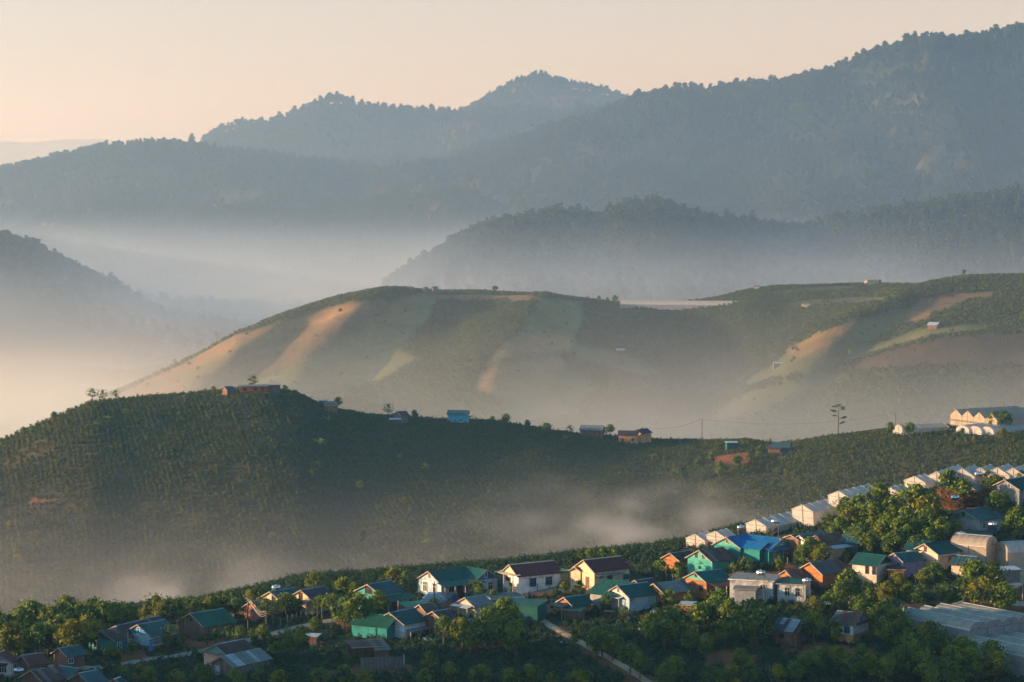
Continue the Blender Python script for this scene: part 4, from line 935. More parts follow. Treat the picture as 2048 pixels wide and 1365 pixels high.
def junk_sheet(c, p, w, l, yaw, mat, label, tilt=.1):
    g = hit(*pix(c, p)); m = MB(); k = 6
    for i in range(k): m.slab((-w/2 + w * i / k, l/2, .05 * (i % 2)), (-w/2 + w * (i + 1) / k, l/2, .05 * ((i + 1) % 2)), (-w/2 + w * (i + 1) / k, -l/2, .05 * ((i + 1) % 2)), (-w/2 + w * i / k, -l/2, .05 * (i % 2)), .02)
    o = m.build('metal_sheet', MAT[mat], label=label, cat='metal sheet'); o.location = g + Vector((0, 0, .35)); o.rotation_euler = (tilt, .06, yaw)
MAT['sheetpale'] = plain('sheet_pale', (0.42, 0.5, 0.55), .5, .15); MAT['sheetrust'] = plain('sheet_rust', (0.16, 0.085, 0.06), .85, .35)
junk_sheet('d4', (1165, 1105), 2.6, 2.0, .4, 'sheetpale', 'pale roofing sheet lying in bushes below the brown timber house'); junk_sheet('d4', (1750, 950), 2.6, 1.6, -.5, 'sheetpale', 'grey sheet resting on scrap right of the brown timber house', .2)
junk_sheet('c3', (1675, 700), 1.4, 1.8, -.6, 'sheetpale', 'slatted pale sheet leaning below the teal roofed wall', .5); junk_sheet('c3', (1245, 705), 2.2, 1.2, .1, 'sheetpale', 'flat grey sheet on red earth below the pink gabled house'); junk_sheet('c3', (810, 1005), 1.4, 1.0, .2, 'sheetpale', 'small pale sheet lying on the bank beside the path')
junk_sheet('c5', (1740, 155), 1.8, 1.3, -.4, 'sheetpale', 'grey slatted sheet beside the blue barrel', .3)
rr = random.Random(9)
for i in range(16):
    g = hit(*pix('d3', (rr.uniform(980, 1460), rr.uniform(1080, 1190)))); m = MB(); L = rr.uniform(1.6, 3.4); m.box(-L/2, L/2, -.16, .16, 0, .06)
    o = m.build('scrap_board', MAT['sheetrust' if i % 3 else 'woodorange'], label='weathered board lying in the scrap heap left of the scrapyard shelter', cat='board', group='boards in the scrap heap'); o.location = g + Vector((0, 0, .15 + .05 * (i % 6))); o.rotation_euler = (rr.uniform(-.1, .1), rr.uniform(-.15, .15), rr.uniform(-.5, .5))
# woven screen wall under the scrapyard, logs and laundry
_a, _b = hit(*pix('c2', (950, 950))), hit(*pix('c2', (1285, 945))); root = empty('screen_wall', _a, math.atan2(_b.y - _a.y, _b.x - _a.x), 'rough woven screen wall below the scrapyard shelter', 'wall'); n = 11; Lw = (_b - _a).length
for i in range(n):
    m = MB(); x0, x1 = Lw * i / n, Lw * (i + 1) / n - .04; zz = .12 * rr.random(); m.box(x0, x1, -.04 + .02 * (i % 2), .04 + .02 * (i % 2), -.6, 2.2 + zz); m.build('panel', MAT['woodgrey'], root)
m = MB(); m.box(Lw + .02, Lw + .26, -.12, .12, -.6, 2.6); m.build('end_post', MAT['pale_post'], root)
CL = [plain('cloth_%s' % k, c, .9, .1) for k, c in (('white', (.6, .6, .62)), ('red', (.35, .05, .05)), ('blue', (.05, .12, .3)), ('dark', (.04, .04, .06)), ('pink', (.5, .25, .28)))]
def laundry(c, p, q, zc, n, where):
    a, b = hit(*pix(c, p)), hit(*pix(c, q)); a.z += zc; b.z += zc
    wire(a, b, .15, 'clothes line ' + where, .015)
    for i in range(n):
        t = (i + .5) / n; P = a.lerp(b, t); m = MB(); w, h = rr.uniform(.35, .6), rr.uniform(.6, 1.0)
        m.box(-w/2, w/2, -.02, .02, -h, 0); m.box(-w * .8, w * .8, -.021, .021, -h * .35, -.02)
        o = m.build('laundry', CL[(i * 3 + int(p[0])) % 5], label='garment hanging on the clothes line ' + where, cat='laundry', group='washing ' + where); o.location = P - Vector((0, 0, .15 * 4 * t * (1 - t))); o.rotation_euler = (0, 0, math.atan2(b.y - a.y, b.x - a.x) + rr.uniform(-.2, .2))
laundry('c3', (1420, 640), (1640, 610), 1.9, 9, 'along the pale blue wall'); laundry('d1', (960, 1130), (1090, 1105), 1.5, 4, 'beside the small grey-roofed wooden house'); laundry('c7', (440, 740), (510, 730), 1.9, 3, 'at the white cottage with ochre base')
# ------------------------------------------------------------ village houses, left to right (ridge ends as seen in the photo)
H_('d1', (-60, 985), (60, 945), 6.4, 3.2, 'maroon', 'white', 'white rendered house with pink eave trim and maroon tiled roof', 'the white house with pink trim', gable='paleblue', yaw=R_(76), addL=0, base='peach', wins=[('L', -1.2, 1.7, 1.3, 1.3, 'frame', 3), ('F', 0, 1.7, 1.2, 1.3)], doors=[('L', 1.4, 1.0, 2.1, 'grey')], awn=[('L', -1.2, 2.2, 0.7, 'maroon', 2.75, .25, False)])
H_('d1', (295, 1008), (545, 965), 6.0, 2.5, 'redbrown', 'wood', 'brown plank house with plain red-brown metal roof', 'the red-brown roofed plank house', dyaw=-.15, wins=[('F', 1.2, 1.4, .9, .8, 'framebrown')])
H_('d1', (780, 915), (1055, 872), 5.4, 2.5, 'slate', 'wood', 'small wooden house with grey-blue roof and washing outside', 'the small grey-roofed wooden house', doors=[('F', .8, .9, 1.9, 'framebrown')], wins=[('F', -1.1, 1.4, .9, .8)])
H_('d1', (405, 1212), (765, 1146), 7.0, 2.6, 'darkstripe', 'wood', 'low house with dark brown sheet roof and pale seams, bottom left', 'the striped dark-roofed house', mode='sheets')
H_('d1', (790, 1148), (1060, 1172), 5.4, 2.5, 'tealgrey', 'darkroof', 'house with pale teal roof joined to the striped brown roof', 'the pale teal roof', yaw=R_(-32), capon=True)
H_('d1', (1040, 1243), (1300, 1195), 6.2, 2.5, 'slate', 'wood', 'house with plain grey-blue roof half hidden by shrubs', 'the grey-blue roof by the lower road')
H_('d1', (1540, 1325), (1575, 1300), 5.0, 2.6, 'darkteal', 'wood', 'small green roof with broad white ridge at the picture edge', 'the white-ridged green roof', yaw=R_(70), cap='frame')
H_('d1', (1335, 690), (1592, 628), 7.2, 2.7, 'darkstripe', 'tealplank', 'turquoise plank house with dark green gable and rusty striped roof', 'the turquoise plank house', gable='darkroof', mode='sheets', R=1.6, wins=[('L', 1.6, 1.4, .7, 1.3, 'frame', 1), ('F', -1.2, 1.5, .9, 1.0), ('F', 1.8, 1.5, .9, 1.0)], doors=[('F', .6, .9, 2.0, 'deepblue')], awn=[('L', 4.2, 2.2, 2.0, 'rust', 2.3, .3, True)])
H_('d2', (215, 576), (577, 505), 7.6, 3.0, 'tealgrey', 'paleblue', 'bright blue gabled house with grey-green roof and white window bars', 'the bright blue house', gable='bluewall', base='brick', wins=[('L', 0, 3.4, .6, 1.0, 'frame', 1), ('F', -2.0, 1.6, 1.6, 1.3, 'frame', 4), ('F', .2, 1.6, 1.0, 1.3, 'frame', 3)], doors=[('F', -3.3, .9, 2.1, 'bluewall'), ('F', 2.6, 1.4, 2.2, 'wood')], awn=[('R', -1, 3.5, 1.6, 'tealgrey', 2.5, .3, True)])
H_('d2', (-60, 592), (345, 502), 6.0, 3.0, 'brown', 'wood', 'long dark brown roof behind the blue gabled house', 'the long dark brown roof')
H_('d2', (352, 490), (505, 466), 5.0, 3.2, 'brown', 'wood', 'short dark brown roof just uphill of the long one', 'the short dark brown roof')
H_('d2', (888, 432), (1332, 362), 8.6, 2.9, 'green', 'wood', 'weathered plank barn with clean dark green roof', 'the green-roofed plank barn', wins=[('L', 0, 3.5, .6, .7, 'framebrown', 1)])
H_('d2', (1210, 832), (1586, 755), 7.2, 2.7, 'brown', 'peach', 'peach house with brown roof and turquoise gable beside the road', 'the peach house with turquoise gable', gable='mint', wins=[('L', -1.8, 1.6, .8, .9, 'frameblue')], awn=[('L', 0, 6.2, .7, 'grey', 2.75, .2, False)])
H_('d2', (1290, 985), (1795, 873), 6.2, 2.3, 'silver', 'woodgrey', 'grey plank house with pale metal roof, brown sheets at one end', 'the pale metal roofed plank house', mode='sheets', mix=[('grey', 6), ('silver', 1.2), ('brown', 1.0)], doors=[('L', 1.2, .9, 1.8, 'paleblue')])
H_('d3', (400, 372), (742, 312), 7.2, 2.8, 'tealgrey', 'cream', 'cream plank house with teal roof carrying a steel water tank', 'the cream house with a roof tank', wins=[('L', -.8, 3.2, .9, 1.4, 'framebrown', 2)], awn=[('L', .5, 5.5, 1.6, 'brown', 2.6, .4, True)])
H_('d3', (822, 346), (1145, 288), 7.6, 2.8, 'plum', 'cream', 'cream gabled house with dark plum coloured roof among trees', 'the plum-roofed house', wins=[('L', .3, 3.2, .8, 1.0, 'framebrown', 2)], awn=[('L', 0, 5.5, 1.6, 'slate', 2.5, .4, True)])
H_('d3', (150, 500), (305, 478), 6.4, 2.6, 'darkteal', 'brick', 'small brick house with dark teal roof behind the leaning pole', 'the small brick house')
H_('d4', (345, 380), (652, 325), 7.4, 4.3, 'slate', 'mintplank', 'two-storey turquoise plank house with slate-blue roof', 'the two-storey turquoise house', R=1.7, wins=[('L', 0, 4.3, 1.6, 1.3, 'framebrown', 3)], doors=[('F', -2.2, 1.8, 2.3, 'wood'), ('F', 1.2, 1.6, 2.3, 'framebrown')], awn=[('F', .5, 8.5, 2.4, 'teal', 3.2, .5, True)])
H_('d4', (1125, 212), (1622, 150), 8.6, 3.4, 'teal', 'paleblue', 'large teal roofed pale blue house with two gables and striped tile base', 'the large teal L-shaped house', gable='paleblue', cap='teal', wins=[('L', 0, 4.4, .5, 1.1, 'frameorange', 1), ('L', 1.4, 1.9, 1.2, 1.9, 'frame', 3), ('L', -1.8, 1.9, 1.2, 1.9, 'frame', 3), ('F', -2, 1.8, 1.3, 1.3), ('F', 2, 1.8, 1.3, 1.3)], doors=[('F', .2, 1.2, 2.3, 'framebrown')],
   awn=[('F', -.5, 10.5, 2.4, 'teal', 3.35, .55, True)], wings=[dict(A=(1625, 150), B=(1885, 192), W=7.4, gable='deepblue', cap='teal', wins=[('R', 0, 4.2, .6, 1.2, 'frame', 1), ('R', 1.2, 1.7, 1.2, 1.4)])])
shed('d4', (955, 628), 5.8, 4.4, 28, 2.5, 'brightgreen', 'wood', 'low shed with flat bright green roof beside the village road', 'the bright green flat roof', .04)
H_('d4', (1010, 640), (1255, 612), 5.2, 2.3, 'rust', 'wood', 'small wooden shack with rusty corrugated roof by the road', 'the rusty roadside shack', mode='sheets')
H_('d4', (240, 741), (737, 786), 7.0, 2.3, 'green', 'tealwall', 'low teal house with ribbed green roof and dark green gable', 'the ribbed green roof', gable='darkgreen', mode='rib', cap='brightgreen', yaw=R_(-30))
H_('d4', (628, 742), (947, 680), 7.8, 2.8, 'teal', 'whiteplank', 'white clapboard house with smooth deep teal roof', 'the white clapboard house', awn=[('F', 0, 5.5, 1.0, 'grey', 1.5, .3, True)])
H_('d4', (1180, 732), (1387, 697), 7.0, 2.9, 'plum', 'wood', 'brown timber house with dull purple-grey roof', 'the brown timber house', R=1.7, awn=[('F', 2.6, 4.2, 2.6, 'grey', 2.5, .3, True)])
H_('d4', (1590, 554), (1848, 515), 6.0, 2.5, 'grey', 'peach', 'tan house with grey roof and pale curved awning', 'the tan house with pale awning', awn=[('L', .3, 5.2, 1.7, 'silver', 2.3, .3, True)])
shed('d5', (1090, 525), 7.0, 4.6, 24, 2.6, 'tealgrey', 'concrete', 'long low shed with pale grey-green roof and white edge', 'the pale grey-green shed roof', .06, edge='frame')
shed('d5', (1490, 640), 6.6, 5.4, -22, 3.6, 'teal', 'darkgreen', 'tall windowless dark green sheet metal shed with flat teal roof', 'the dark green box shed', .05, edge='teal')
H_('c3', (275, 240), (714, 197), 6.8, 3.5, 'maroon', 'white', 'white schoolhouse with maroon tiled roof and blue windows', 'the white schoolhouse', R=2.1, gable='cream', cap='cream', wins=[('F', -1.6, 1.7, 1.4, 1.5, 'frameblue', 3), ('F', 2.2, 1.7, 1.4, 1.5, 'frameblue', 3), ('L', .8, 2.2, 1.6, .6, 'framebrown', 3)],
   awn=[('L', 0, 7.2, 1.7, 'cream', 3.45, .0, True), ('R', 0, 7.2, 2.0, 'cream', 3.45, .0, True)])
H_('c3', (985, 196), (1352, 155), 7.4, 3.9, 'maroon', 'cream', 'cream house with plum tiled roof and small gabled porch', 'the cream house with gabled porch', R=2.1, cap='cream', wins=[('F', -.6, 2.0, 1.2, 1.6, 'frameblue'), ('F', 3.6, 1.8, 1.5, 1.0, 'frameblue', 3), ('F', -2.8, 2.4, .5, .5, 'frameblue', 1)], doors=[('L', -1, 1.0, 2.2, 'framebrown')], awn=[('F', -1.0, 6.5, .9, 'grey', 2.9, .15, False)],
   wings=[dict(A=(905, 262), B=(985, 243), W=3.2, H=3.1, R=.8, roof='redbrown', cap='cream')])
H_('c3', (1155, 378), (1450, 408), 9.0, 2.6, 'teal', 'concrete', 'broad teal roof sloping left, behind the pink gabled house', 'the broad teal roof', yaw=R_(-38), cap='teal')
H_('c3', (1310, 441), (1607, 405), 7.6, 2.9, 'teal', 'paleblue', 'house with pink-white gable, teal roof and washing along its wall', 'the pink gabled teal house', gable='pinkwhite', wins=[('L', 0, 3.6, .5, .9, 'frame', 1), ('L', .9, 1.7, 1.1, 1.2, 'frame', 3), ('F', 3.4, 1.7, .7, 1.0)], awn=[('L', .6, 4.5, 1.2, 'silver', 2.5, .3, True)])
H_('c3', (800, 552), (1012, 525), 5.6, 2.3, 'teal', 'woodorange', 'small orange gabled hut with teal roof near the path', 'the small orange gabled hut', awn=[('L', .4, 4.2, 2.2, 'slate', 2.2, .3, True)])
shed('c3', (905, 655), 4.0, 3.2, -20, 2.0, 'brightgreen', 'wood', 'tiny hut with bright green sheet roof below the orange hut', 'the tiny bright green hut', .1)
H_('c3', (1480, 388), (1660, 362), 5.6, 2.3, 'brown', 'wood', 'low dark brown roof tucked behind the teal roofs', 'the tucked-in brown roof')
H_('c4', (130, 622), (425, 586), 6.6, 2.4, 'grey', 'woodorange', 'house with blue-grey streaked sheet roof and orange gable', 'the streaked blue-grey roof', mode='sheets')
H_('c4', (530, 513), (792, 482), 7.2, 3.2, 'teal', 'woodorange', 'glowing orange timber house with mint gable and dark teal roof', 'the orange timber house', gable='mint', R=1.6, wins=[('L', 0, 4.0, .5, 1.0, 'framebrown', 1), ('L', -1.6, 1.5, 1.0, 1.1, 'framebrown'), ('F', -2, 1.4, 1.0, 1.1, 'framebrown')], awn=[('F', 0, 5.5, 2.2, 'rust', 2.7, .5, True)])
shed('c4', (1120, 555), 9.0, 6.8, -18, 3.6, 'grey', 'dirtywhite', 'weathered whitewashed block with flat pale grey roof', 'the whitewashed flat-roofed block', .04, edge='frame', wins=[('F', 2.2, 2.2, .9, .8)])
shed('c4', (1500, 600), 6.0, 5.0, -18, 3.4, 'teal', 'dirtywhite', 'weathered white room with teal roof and barred windows', 'the barred white room', .06, wins=[('F', -.8, 1.7, .9, 1.5), ('F', 1.2, 1.7, .9, 1.5)])
shed('c4', (1030, 660), 4.6, 2.8, -12, 3.0, 'grey', 'concrete', 'narrow concrete annex with grey lean-to roof', 'the narrow concrete annex', .08)
H_('c4', (837, 173), (1052, 140), 7.8, 3.3, 'blue', 'tealwall', 'large turquoise house with vivid blue roof and three gables', 'the blue-roofed turquoise house', gable='mint', cap='blue', R=1.9, wins=[('L', 0, 4.2, .5, 1.2, 'frameorange', 1)],
   awn=[], wings=[dict(A=(1052, 140), B=(1392, 186), W=8.4, R=1.9, cap='blue', wins=[('R', 0, 4.2, .7, 1.1, 'frame', 2), ('R', -1.6, 1.6, 1.1, 1.5, 'frame', 3), ('R', 1.2, 1.6, 1.1, 1.5, 'frame', 3), ('F', -3, 1.5, 1.1, 1.8, 'frame', 3), ('F', -1, 1.5, 1.1, 1.8, 'frame', 3)], awn=[('R', -.3, 8.4, 1.5, 'blue', 3.2, .35, False)]),
          dict(A=(940, 191), B=(1246, 226), W=5.4, H=3.0, R=1.1, cap='blue', walls=True, wins=[('R', 0, 1.6, 1.2, 1.7, 'frame', 3)])])
H_('c4', (570, 301), (812, 270), 8.0, 2.9, 'darkstripe', 'mintplank', 'house with mint plank gable, twin small windows and dark striped roof', 'the mint gabled house with dark roof', gable='mint', mode='sheets', wins=[('L', 1.0, 3.5, .5, 1.0, 'framebrown', 1), ('L', -1.0, 3.5, .5, 1.0, 'framebrown', 1)])
H_('c4', (290, 326), (482, 298), 5.4, 2.2, 'brown', 'woodorange', 'small timber shed with dark roof at the edge of the coffee', 'the small timber shed')
H_('d8', (600, 277), (1003, 224), 8.4, 2.8, 'rust', 'peach', 'house with red gable and rusty patched roof edged in silver', 'the red gabled patched roof', gable='brick', mode='sheets', mix=[('rust', 5), ('brown', 4), ('slate', 1.5)], awn=[('F', 0, 7.2, 1.2, 'silver', 2.85, .35, False)])
H_('d8', (1100, 203), (1452, 234), 6.6, 2.7, 'tealgrey', 'darkroof', 'teal roofed house with open dark gable facing right', 'the teal roof with dark gable', yaw=R_(-30), cap='tealgrey')
H_('d8', (330, 267), (905, 198), 5.6, 3.2, 'slate', 'white', 'house with white gable and long slate-blue roof', 'the white gabled slate roof', R=1.2)
H_('d8', (180, 262), (720, 196), 4.6, 3.8, 'brown', 'wood', 'narrow dark roof just behind the long slate-blue roof', 'the narrow dark roof', R=.8, dyaw=.0)
H_('d8', (505, 737), (1012, 680), 7.6, 2.4, 'striped', 'woodorange', 'patchwork roof of rust and silver sheets above orange boards', 'the patchwork striped roof', mode='sheets')
H_('d8', (85, 866), (478, 830), 6.0, 2.3, 'brown', 'woodorange', 'low house with dark brown sheet roof and silver ridge', 'the silver-ridged brown roof', mode='sheets')
H_('d8', (1330, 560), (1812, 616), 7.2, 3.0, 'teal', 'pinkwhite', 'pale pink house with deep teal roof and two narrow windows', 'the pale pink house', yaw=R_(-36), gable='darkroof', base='peach', cap='teal', wins=[('F', .6, 1.8, .6, 1.4, 'framebrown', 1), ('F', 2.1, 1.8, .6, 1.4, 'framebrown', 1)])
H_('c6', (740, 1041), (977, 1018), 5.8, 2.9, 'teal', 'purple', 'lavender walled house with dark teal roof', 'the lavender house', wins=[('L', -1.2, 1.6, .8, 1.0, 'frameblue')])
H_('c6', (895, 899), (1120, 922), 6.4, 3.0, 'darkteal', 'concrete', 'dark teal roof sloping left above the lavender house', 'the left-sloping dark teal roof', yaw=R_(-30), cap='darkteal')
H_('c6', (1045, 946), (1322, 906), 7.2, 3.0, 'darkteal', 'peach', 'brown gabled house with very dark teal roof below the greenhouse', 'the brown gabled dark teal house', gable='peach', cap='darkteal', wins=[('L', 0, 3.4, .6, .9, 'framebrown', 1)])
shed('c6', (1225, 1052), 5.0, 3.6, 24, 2.6, 'tealgrey', 'brick', 'little brick lean-to with teal roof and clear sheet', 'the little brick lean-to', .1)
H_('c6', (1345, 1052), (1580, 1076), 6.2, 2.4, 'slate', 'peach', 'house with plain slate-blue roof behind leafy trees', 'the slate roof behind trees', yaw=R_(-30))
shed('c6', (905, 885), 6.2, 4.0, 20, 3.0, 'slate', None, 'open timber frame with slate-blue sheet roof', 'the open timber frame', .12, name='open_shed', open_=True)
H_('c6', (1430, 611), (1682, 578), 9.0, 2.9, 'tealgrey', 'concrete', 'house with mint gable and wide grey-teal roof near greenhouses', 'the mint gabled wide roof', gable='mint', R=1.8, cap='tealgrey', wins=[('L', 0, 3.6, .6, 1.0, 'framebrown', 1), ('F', -2.2, 1.6, 1.0, 1.3), ('F', .4, 1.6, 1.0, 1.3)], awn=[('L', 3.5, 5.0, 4.5, 'slate', 3.2, .5, True)])
H_('c6', (1490, 356), (1587, 340), 4.8, 2.3, 'grey', 'wood', 'tiny hut with steep blue-grey roof behind dry maize', 'the tiny blue-grey hut', R=1.4, doors=[('L', -.3, .7, 1.7, 'framebrown')])
H_('c6', (1850, 302), (2080, 262), 7.6, 3.0, 'darkteal', 'grey', 'dark grey house with green-teal roof at the right edge', 'the dark grey house', gable='grey', wins=[('L', -1, 3.4, .6, .9, 'frame', 1), ('F', -2, 1.6, 1.0, 1.4), ('F', 0, 1.6, 1.0, 1.4)], awn=[('F', 1, 7, 1.6, 'grey', 2.9, .3, True)])
shed('c6', (1600, 832), 5.4, 3.4, -20, 2.6, 'teal', 'paleblue', 'small white walled shed with teal roof below a water tank', 'the small teal shed by the tank', .08)
shed('c6', (765, 1185), 3.6, 2.6, -8, 2.4, 'rust', 'woodorange', 'orange boarded shack with dark rusty roof', 'the orange boarded shack', .12, sheets=['rust', 'brown'])
shed('c7', (1880, 85), 4.6, 3.4, 15, 2.6, 'silver', 'grey', 'shed with pale silver roof beside the concrete yard', 'the pale silver shed', .08)
H_('c7', (175, 500), (432, 547), 7.4, 2.8, 'striped', 'white', 'white cottage with ochre base and grey rusty roof', 'the white cottage with ochre base', yaw=R_(-34), gable='paleblue', base='ochre', mode='sheets', wins=[('R', 0, 3.3, .5, .9, 'framebrown', 1), ('F', 1.0, 1.6, 1.0, 1.1, 'frameblue')], doors=[('F', -1.6, 1.0, 2.0, 'paleblue')], awn=[('R', 0, 5.6, .8, 'slate', 2.75, .2, False)])
H_('c5', (1255, 271), (1522, 300), 7.0, 2.6, 'striped', 'wood', 'plank cottage with turquoise gable and rust-streaked roof', 'the plank cottage with turquoise gable', yaw=R_(-32), gable='tealwall', mode='sheets', wins=[('F', -.6, 1.4, .8, .8, 'framebrown')], doors=[('R', 0, .9, 1.9, 'deepblue')])
shed('c5', (372, 134), 3.2, 2.6, -14, 2.2, 'silver', 'brick', 'small brick outhouse with bright pale blue roof', 'the brick outhouse', .12)
shed('c5', (462, 212), 2.2, 1.8, -14, 1.6, 'silver', 'wood', 'knee-high coop with pale blue roof below the outhouse', 'the low coop', .12)
shed('c5', (880, 250), 1.9, 1.6, 6, 2.0, 'rustlight', 'dirtywhite', 'tiny whitewashed privy with rusty roof among coffee', 'the tiny privy', .1)
shed('c7', (940, 462), 5.0, 4.0, 24, 2.6, 'rust', 'paleblue', 'rusty roofed shed touching the end of the tunnel greenhouses', 'the rusty shed by the greenhouses', .1, sheets=['rust', 'brown', 'plum'])
shed('d4', (340, 1130), 6.8, 5.0, 18, 2.4, 'rustlight', 'wood', 'scrapyard shelter with broad rusty brown roof', 'the scrapyard shelter', .08, name='open_shed', open_=True, sheets=['rustlight', 'rust', 'rustlight'])
shed('d3', (965, 955), 3.4, 2.6, -12, 2.2, 'silver', 'wood', 'little lean-to with weathered silver roof in the bushes', 'the silver lean-to', .05)
shed('d4', (535, 1192), 3.0, 2.0, 10, 2.0, 'slate', 'wood', 'small dark-roofed pen beside the scrapyard shelter', 'the small dark pen', .08)
# ------------------------------------------------------------ farmhouses on the coffee hill and the second hill
YH = R_(8)
H_('f', (95, 121), (158, 112), 4.6, 2.2, 'slate', 'wood', 'small wooden hut on the coffee hill beside bushes', 'the small hilltop hut', yaw=R_(40), d0=800, name='farm_hut', cat='hut')
shed('f', (310, 110), 11.0, 4.5, 10, 2.7, 'grey', 'woodorange', 'long low farmhouse with sunlit orange end on the coffee hilltop', 'the hilltop farmhouse', .05, d0=800, name='farmhouse', cat='house', wins=[('F', -3.5, 1.4, .8, .8, 'framebrown'), ('F', .5, 1.4, .8, .8, 'framebrown')], doors=[('F', 3, 1, 2, 'framebrown')])
shed('f', (420, 102), 8.5, 4.0, 10, 3.0, 'silver', 'wood', 'dark wooden wing with pale roof joined to the hilltop farmhouse', 'the farmhouse wing', .05, d0=800, name='farmhouse', cat='house')
shed('f', (852, 238), 5.2, 4.2, 14, 3.2, 'rustlight', 'woodorange', 'little orange hut with pale metal roof below the hilltop', 'the little orange hut', .3, d0=800, name='farm_hut', cat='hut')
shed('f', (797, 214), 3.4, 2.4, 8, 2.2, 'silver', 'wood', 'silver roof peeping out behind the little orange hut', 'the peeping silver roof', .1, d0=800, name='farm_hut', cat='hut')
H_('f', (1320, 293), (1385, 288), 6.5, 3.0, 'brown', 'woodgrey', 'dark weathered hut beside a round tree on the ridge', 'the dark ridge hut', yaw=R_(30), d0=800, name='farm_hut', cat='hut')
shed('f', (1308, 346), 4.6, 2.6, 4, 1.6, 'silver', 'wood', 'pale metal lean-to in the coffee below the dark hut', 'the pale lean-to', .15, d0=800, name='farm_hut', cat='hut')
H_('f', (1680, 283), (1828, 283), 6.0, 3.7, 'tealgrey', 'skyblue', 'sky blue farmhouse with green roof alone on the ridge', 'the sky blue farmhouse', yaw=R_(-10), d0=800, name='farmhouse', cat='house', R=1.6, wins=[('F', -3.4, 1.2, .9, 1.2), ('F', -1, 1.2, .9, 1.2), ('F', 1.6, 1.2, .9, 1.2), ('R', 0, 1.2, .8, 1.2)])
H_('g', (640, 250), (805, 250), 7.0, 3.2, 'grey', 'wood', 'farmhouse with long blue-grey roof between ridge trees', 'the long blue-grey farm roof', yaw=R_(-12), d0=800, name='farmhouse', cat='house')
H_('g', (640, 275), (765, 274), 4.5, 2.2, 'silver', 'wood', 'dark shed with pale blue roof in front of the farmhouse', 'the pale blue farm shed', yaw=R_(-12), d0=800, name='farm_hut', cat='hut')
H_('g', (905, 288), (1050, 290), 6.0, 3.6, 'plum', 'orange', 'orange plank farmhouse on stilts with dark hipped roof', 'the orange farmhouse', yaw=R_(-8), d0=800, name='farmhouse', cat='house', cap='plum', wins=[('F', 1.8, 1.5, .7, .9, 'framebrown', 1)], doors=[('F', -2.0, .8, 1.9, 'framebrown')], wings=[dict(A=(1030, 282), B=(1110, 272), W=5.5, cap='plum')])
shed('g', (1705, 369), 4.6, 3.4, 8, 2.8, 'silver', 'darkgreen', 'dark green box hut with pale roof above red earth', 'the dark green box hut', .06, d0=800, name='farm_hut', cat='hut')
H_('e', (20, 422), (170, 424), 6.5, 2.5, 'tealgrey', 'darkroof', 'house with teal roof at the dip of the ridge', 'the teal roof in the dip', yaw=R_(-14), d0=800, name='farmhouse', cat='house', cap='tealgrey')
H_('e', (-20, 447), (95, 447), 4.6, 2.2, 'plum', 'wood', 'shed with dull brown roof in front of the teal dip house', 'the brown shed in the dip', yaw=R_(-14), d0=800, name='farm_hut', cat='hut', cap='plum')
H_('h', (118, 157), (158, 152), 7.0, 2.4, 'slate', 'wood', 'left one of two dark huts on the far green hilltop', 'the left far hilltop hut', yaw=R_(20), d0=1300, name='farm_hut', cat='hut')
H_('h', (195, 150), (245, 149), 8.0, 3.0, 'slate', 'wood', 'right one of two dark huts on the far green hilltop', 'the right far hilltop hut', yaw=R_(15), d0=1300, name='farm_hut', cat='hut')
H_('i', (895, 126), (930, 126), 6.0, 2.6, 'grey', 'peach', 'tiny blue-roofed hut on the far right skyline of fields', 'the tiny far skyline hut', yaw=R_(-15), d0=1300, name='farm_hut', cat='hut')
shed('i', (1640, 92), 9.0, 6.0, -25, 4.0, 'slate', 'darkroof', 'boxy teal farm building on the far hill crest', 'the boxy far teal building', .02, d0=1300, name='farmhouse', cat='house', doors=[('L', 0, 1.8, 2.4, 'peach')])
shed('i', (1600, 98), 4.5, 4.0, -25, 3.2, 'silver', 'cream', 'sunlit cream annex beside the boxy teal building', 'the sunlit cream annex', .02, d0=1300, name='farmhouse', cat='house', doors=[('F', 0, 1.2, 2.2, 'framebrown')])
shed('i', (65, 526), 5.5, 4.0, 0, 2.6, 'silver', 'wood', 'tiny pale-roofed hut alone on the misty coffee slope', 'the lone misty hut', .2, d0=1250, name='farm_hut', cat='hut')
shed('i', (1050, 609), 7.5, 4.0, 5, 1.6, 'silver', 'wood', 'pale metal shelter low on the far misty spur', 'the shelter on the misty spur', .15, d0=1250, name='farm_hut', cat='hut')
shed('i', (2005, 366), 6.0, 5.0, -25, 2.8, 'silver', 'wood', 'grey-roofed field hut on the far right hillside', 'the far field hut', .3, d0=1250, name='farm_hut', cat='hut')
shed('i', (1215, 245), 5.5, 3.0, 0, 2.4, 'silver', 'cream', 'white speck of a hut in the saddle of the far hill', 'the white saddle hut', .1, d0=1250, name='farm_hut', cat='hut')
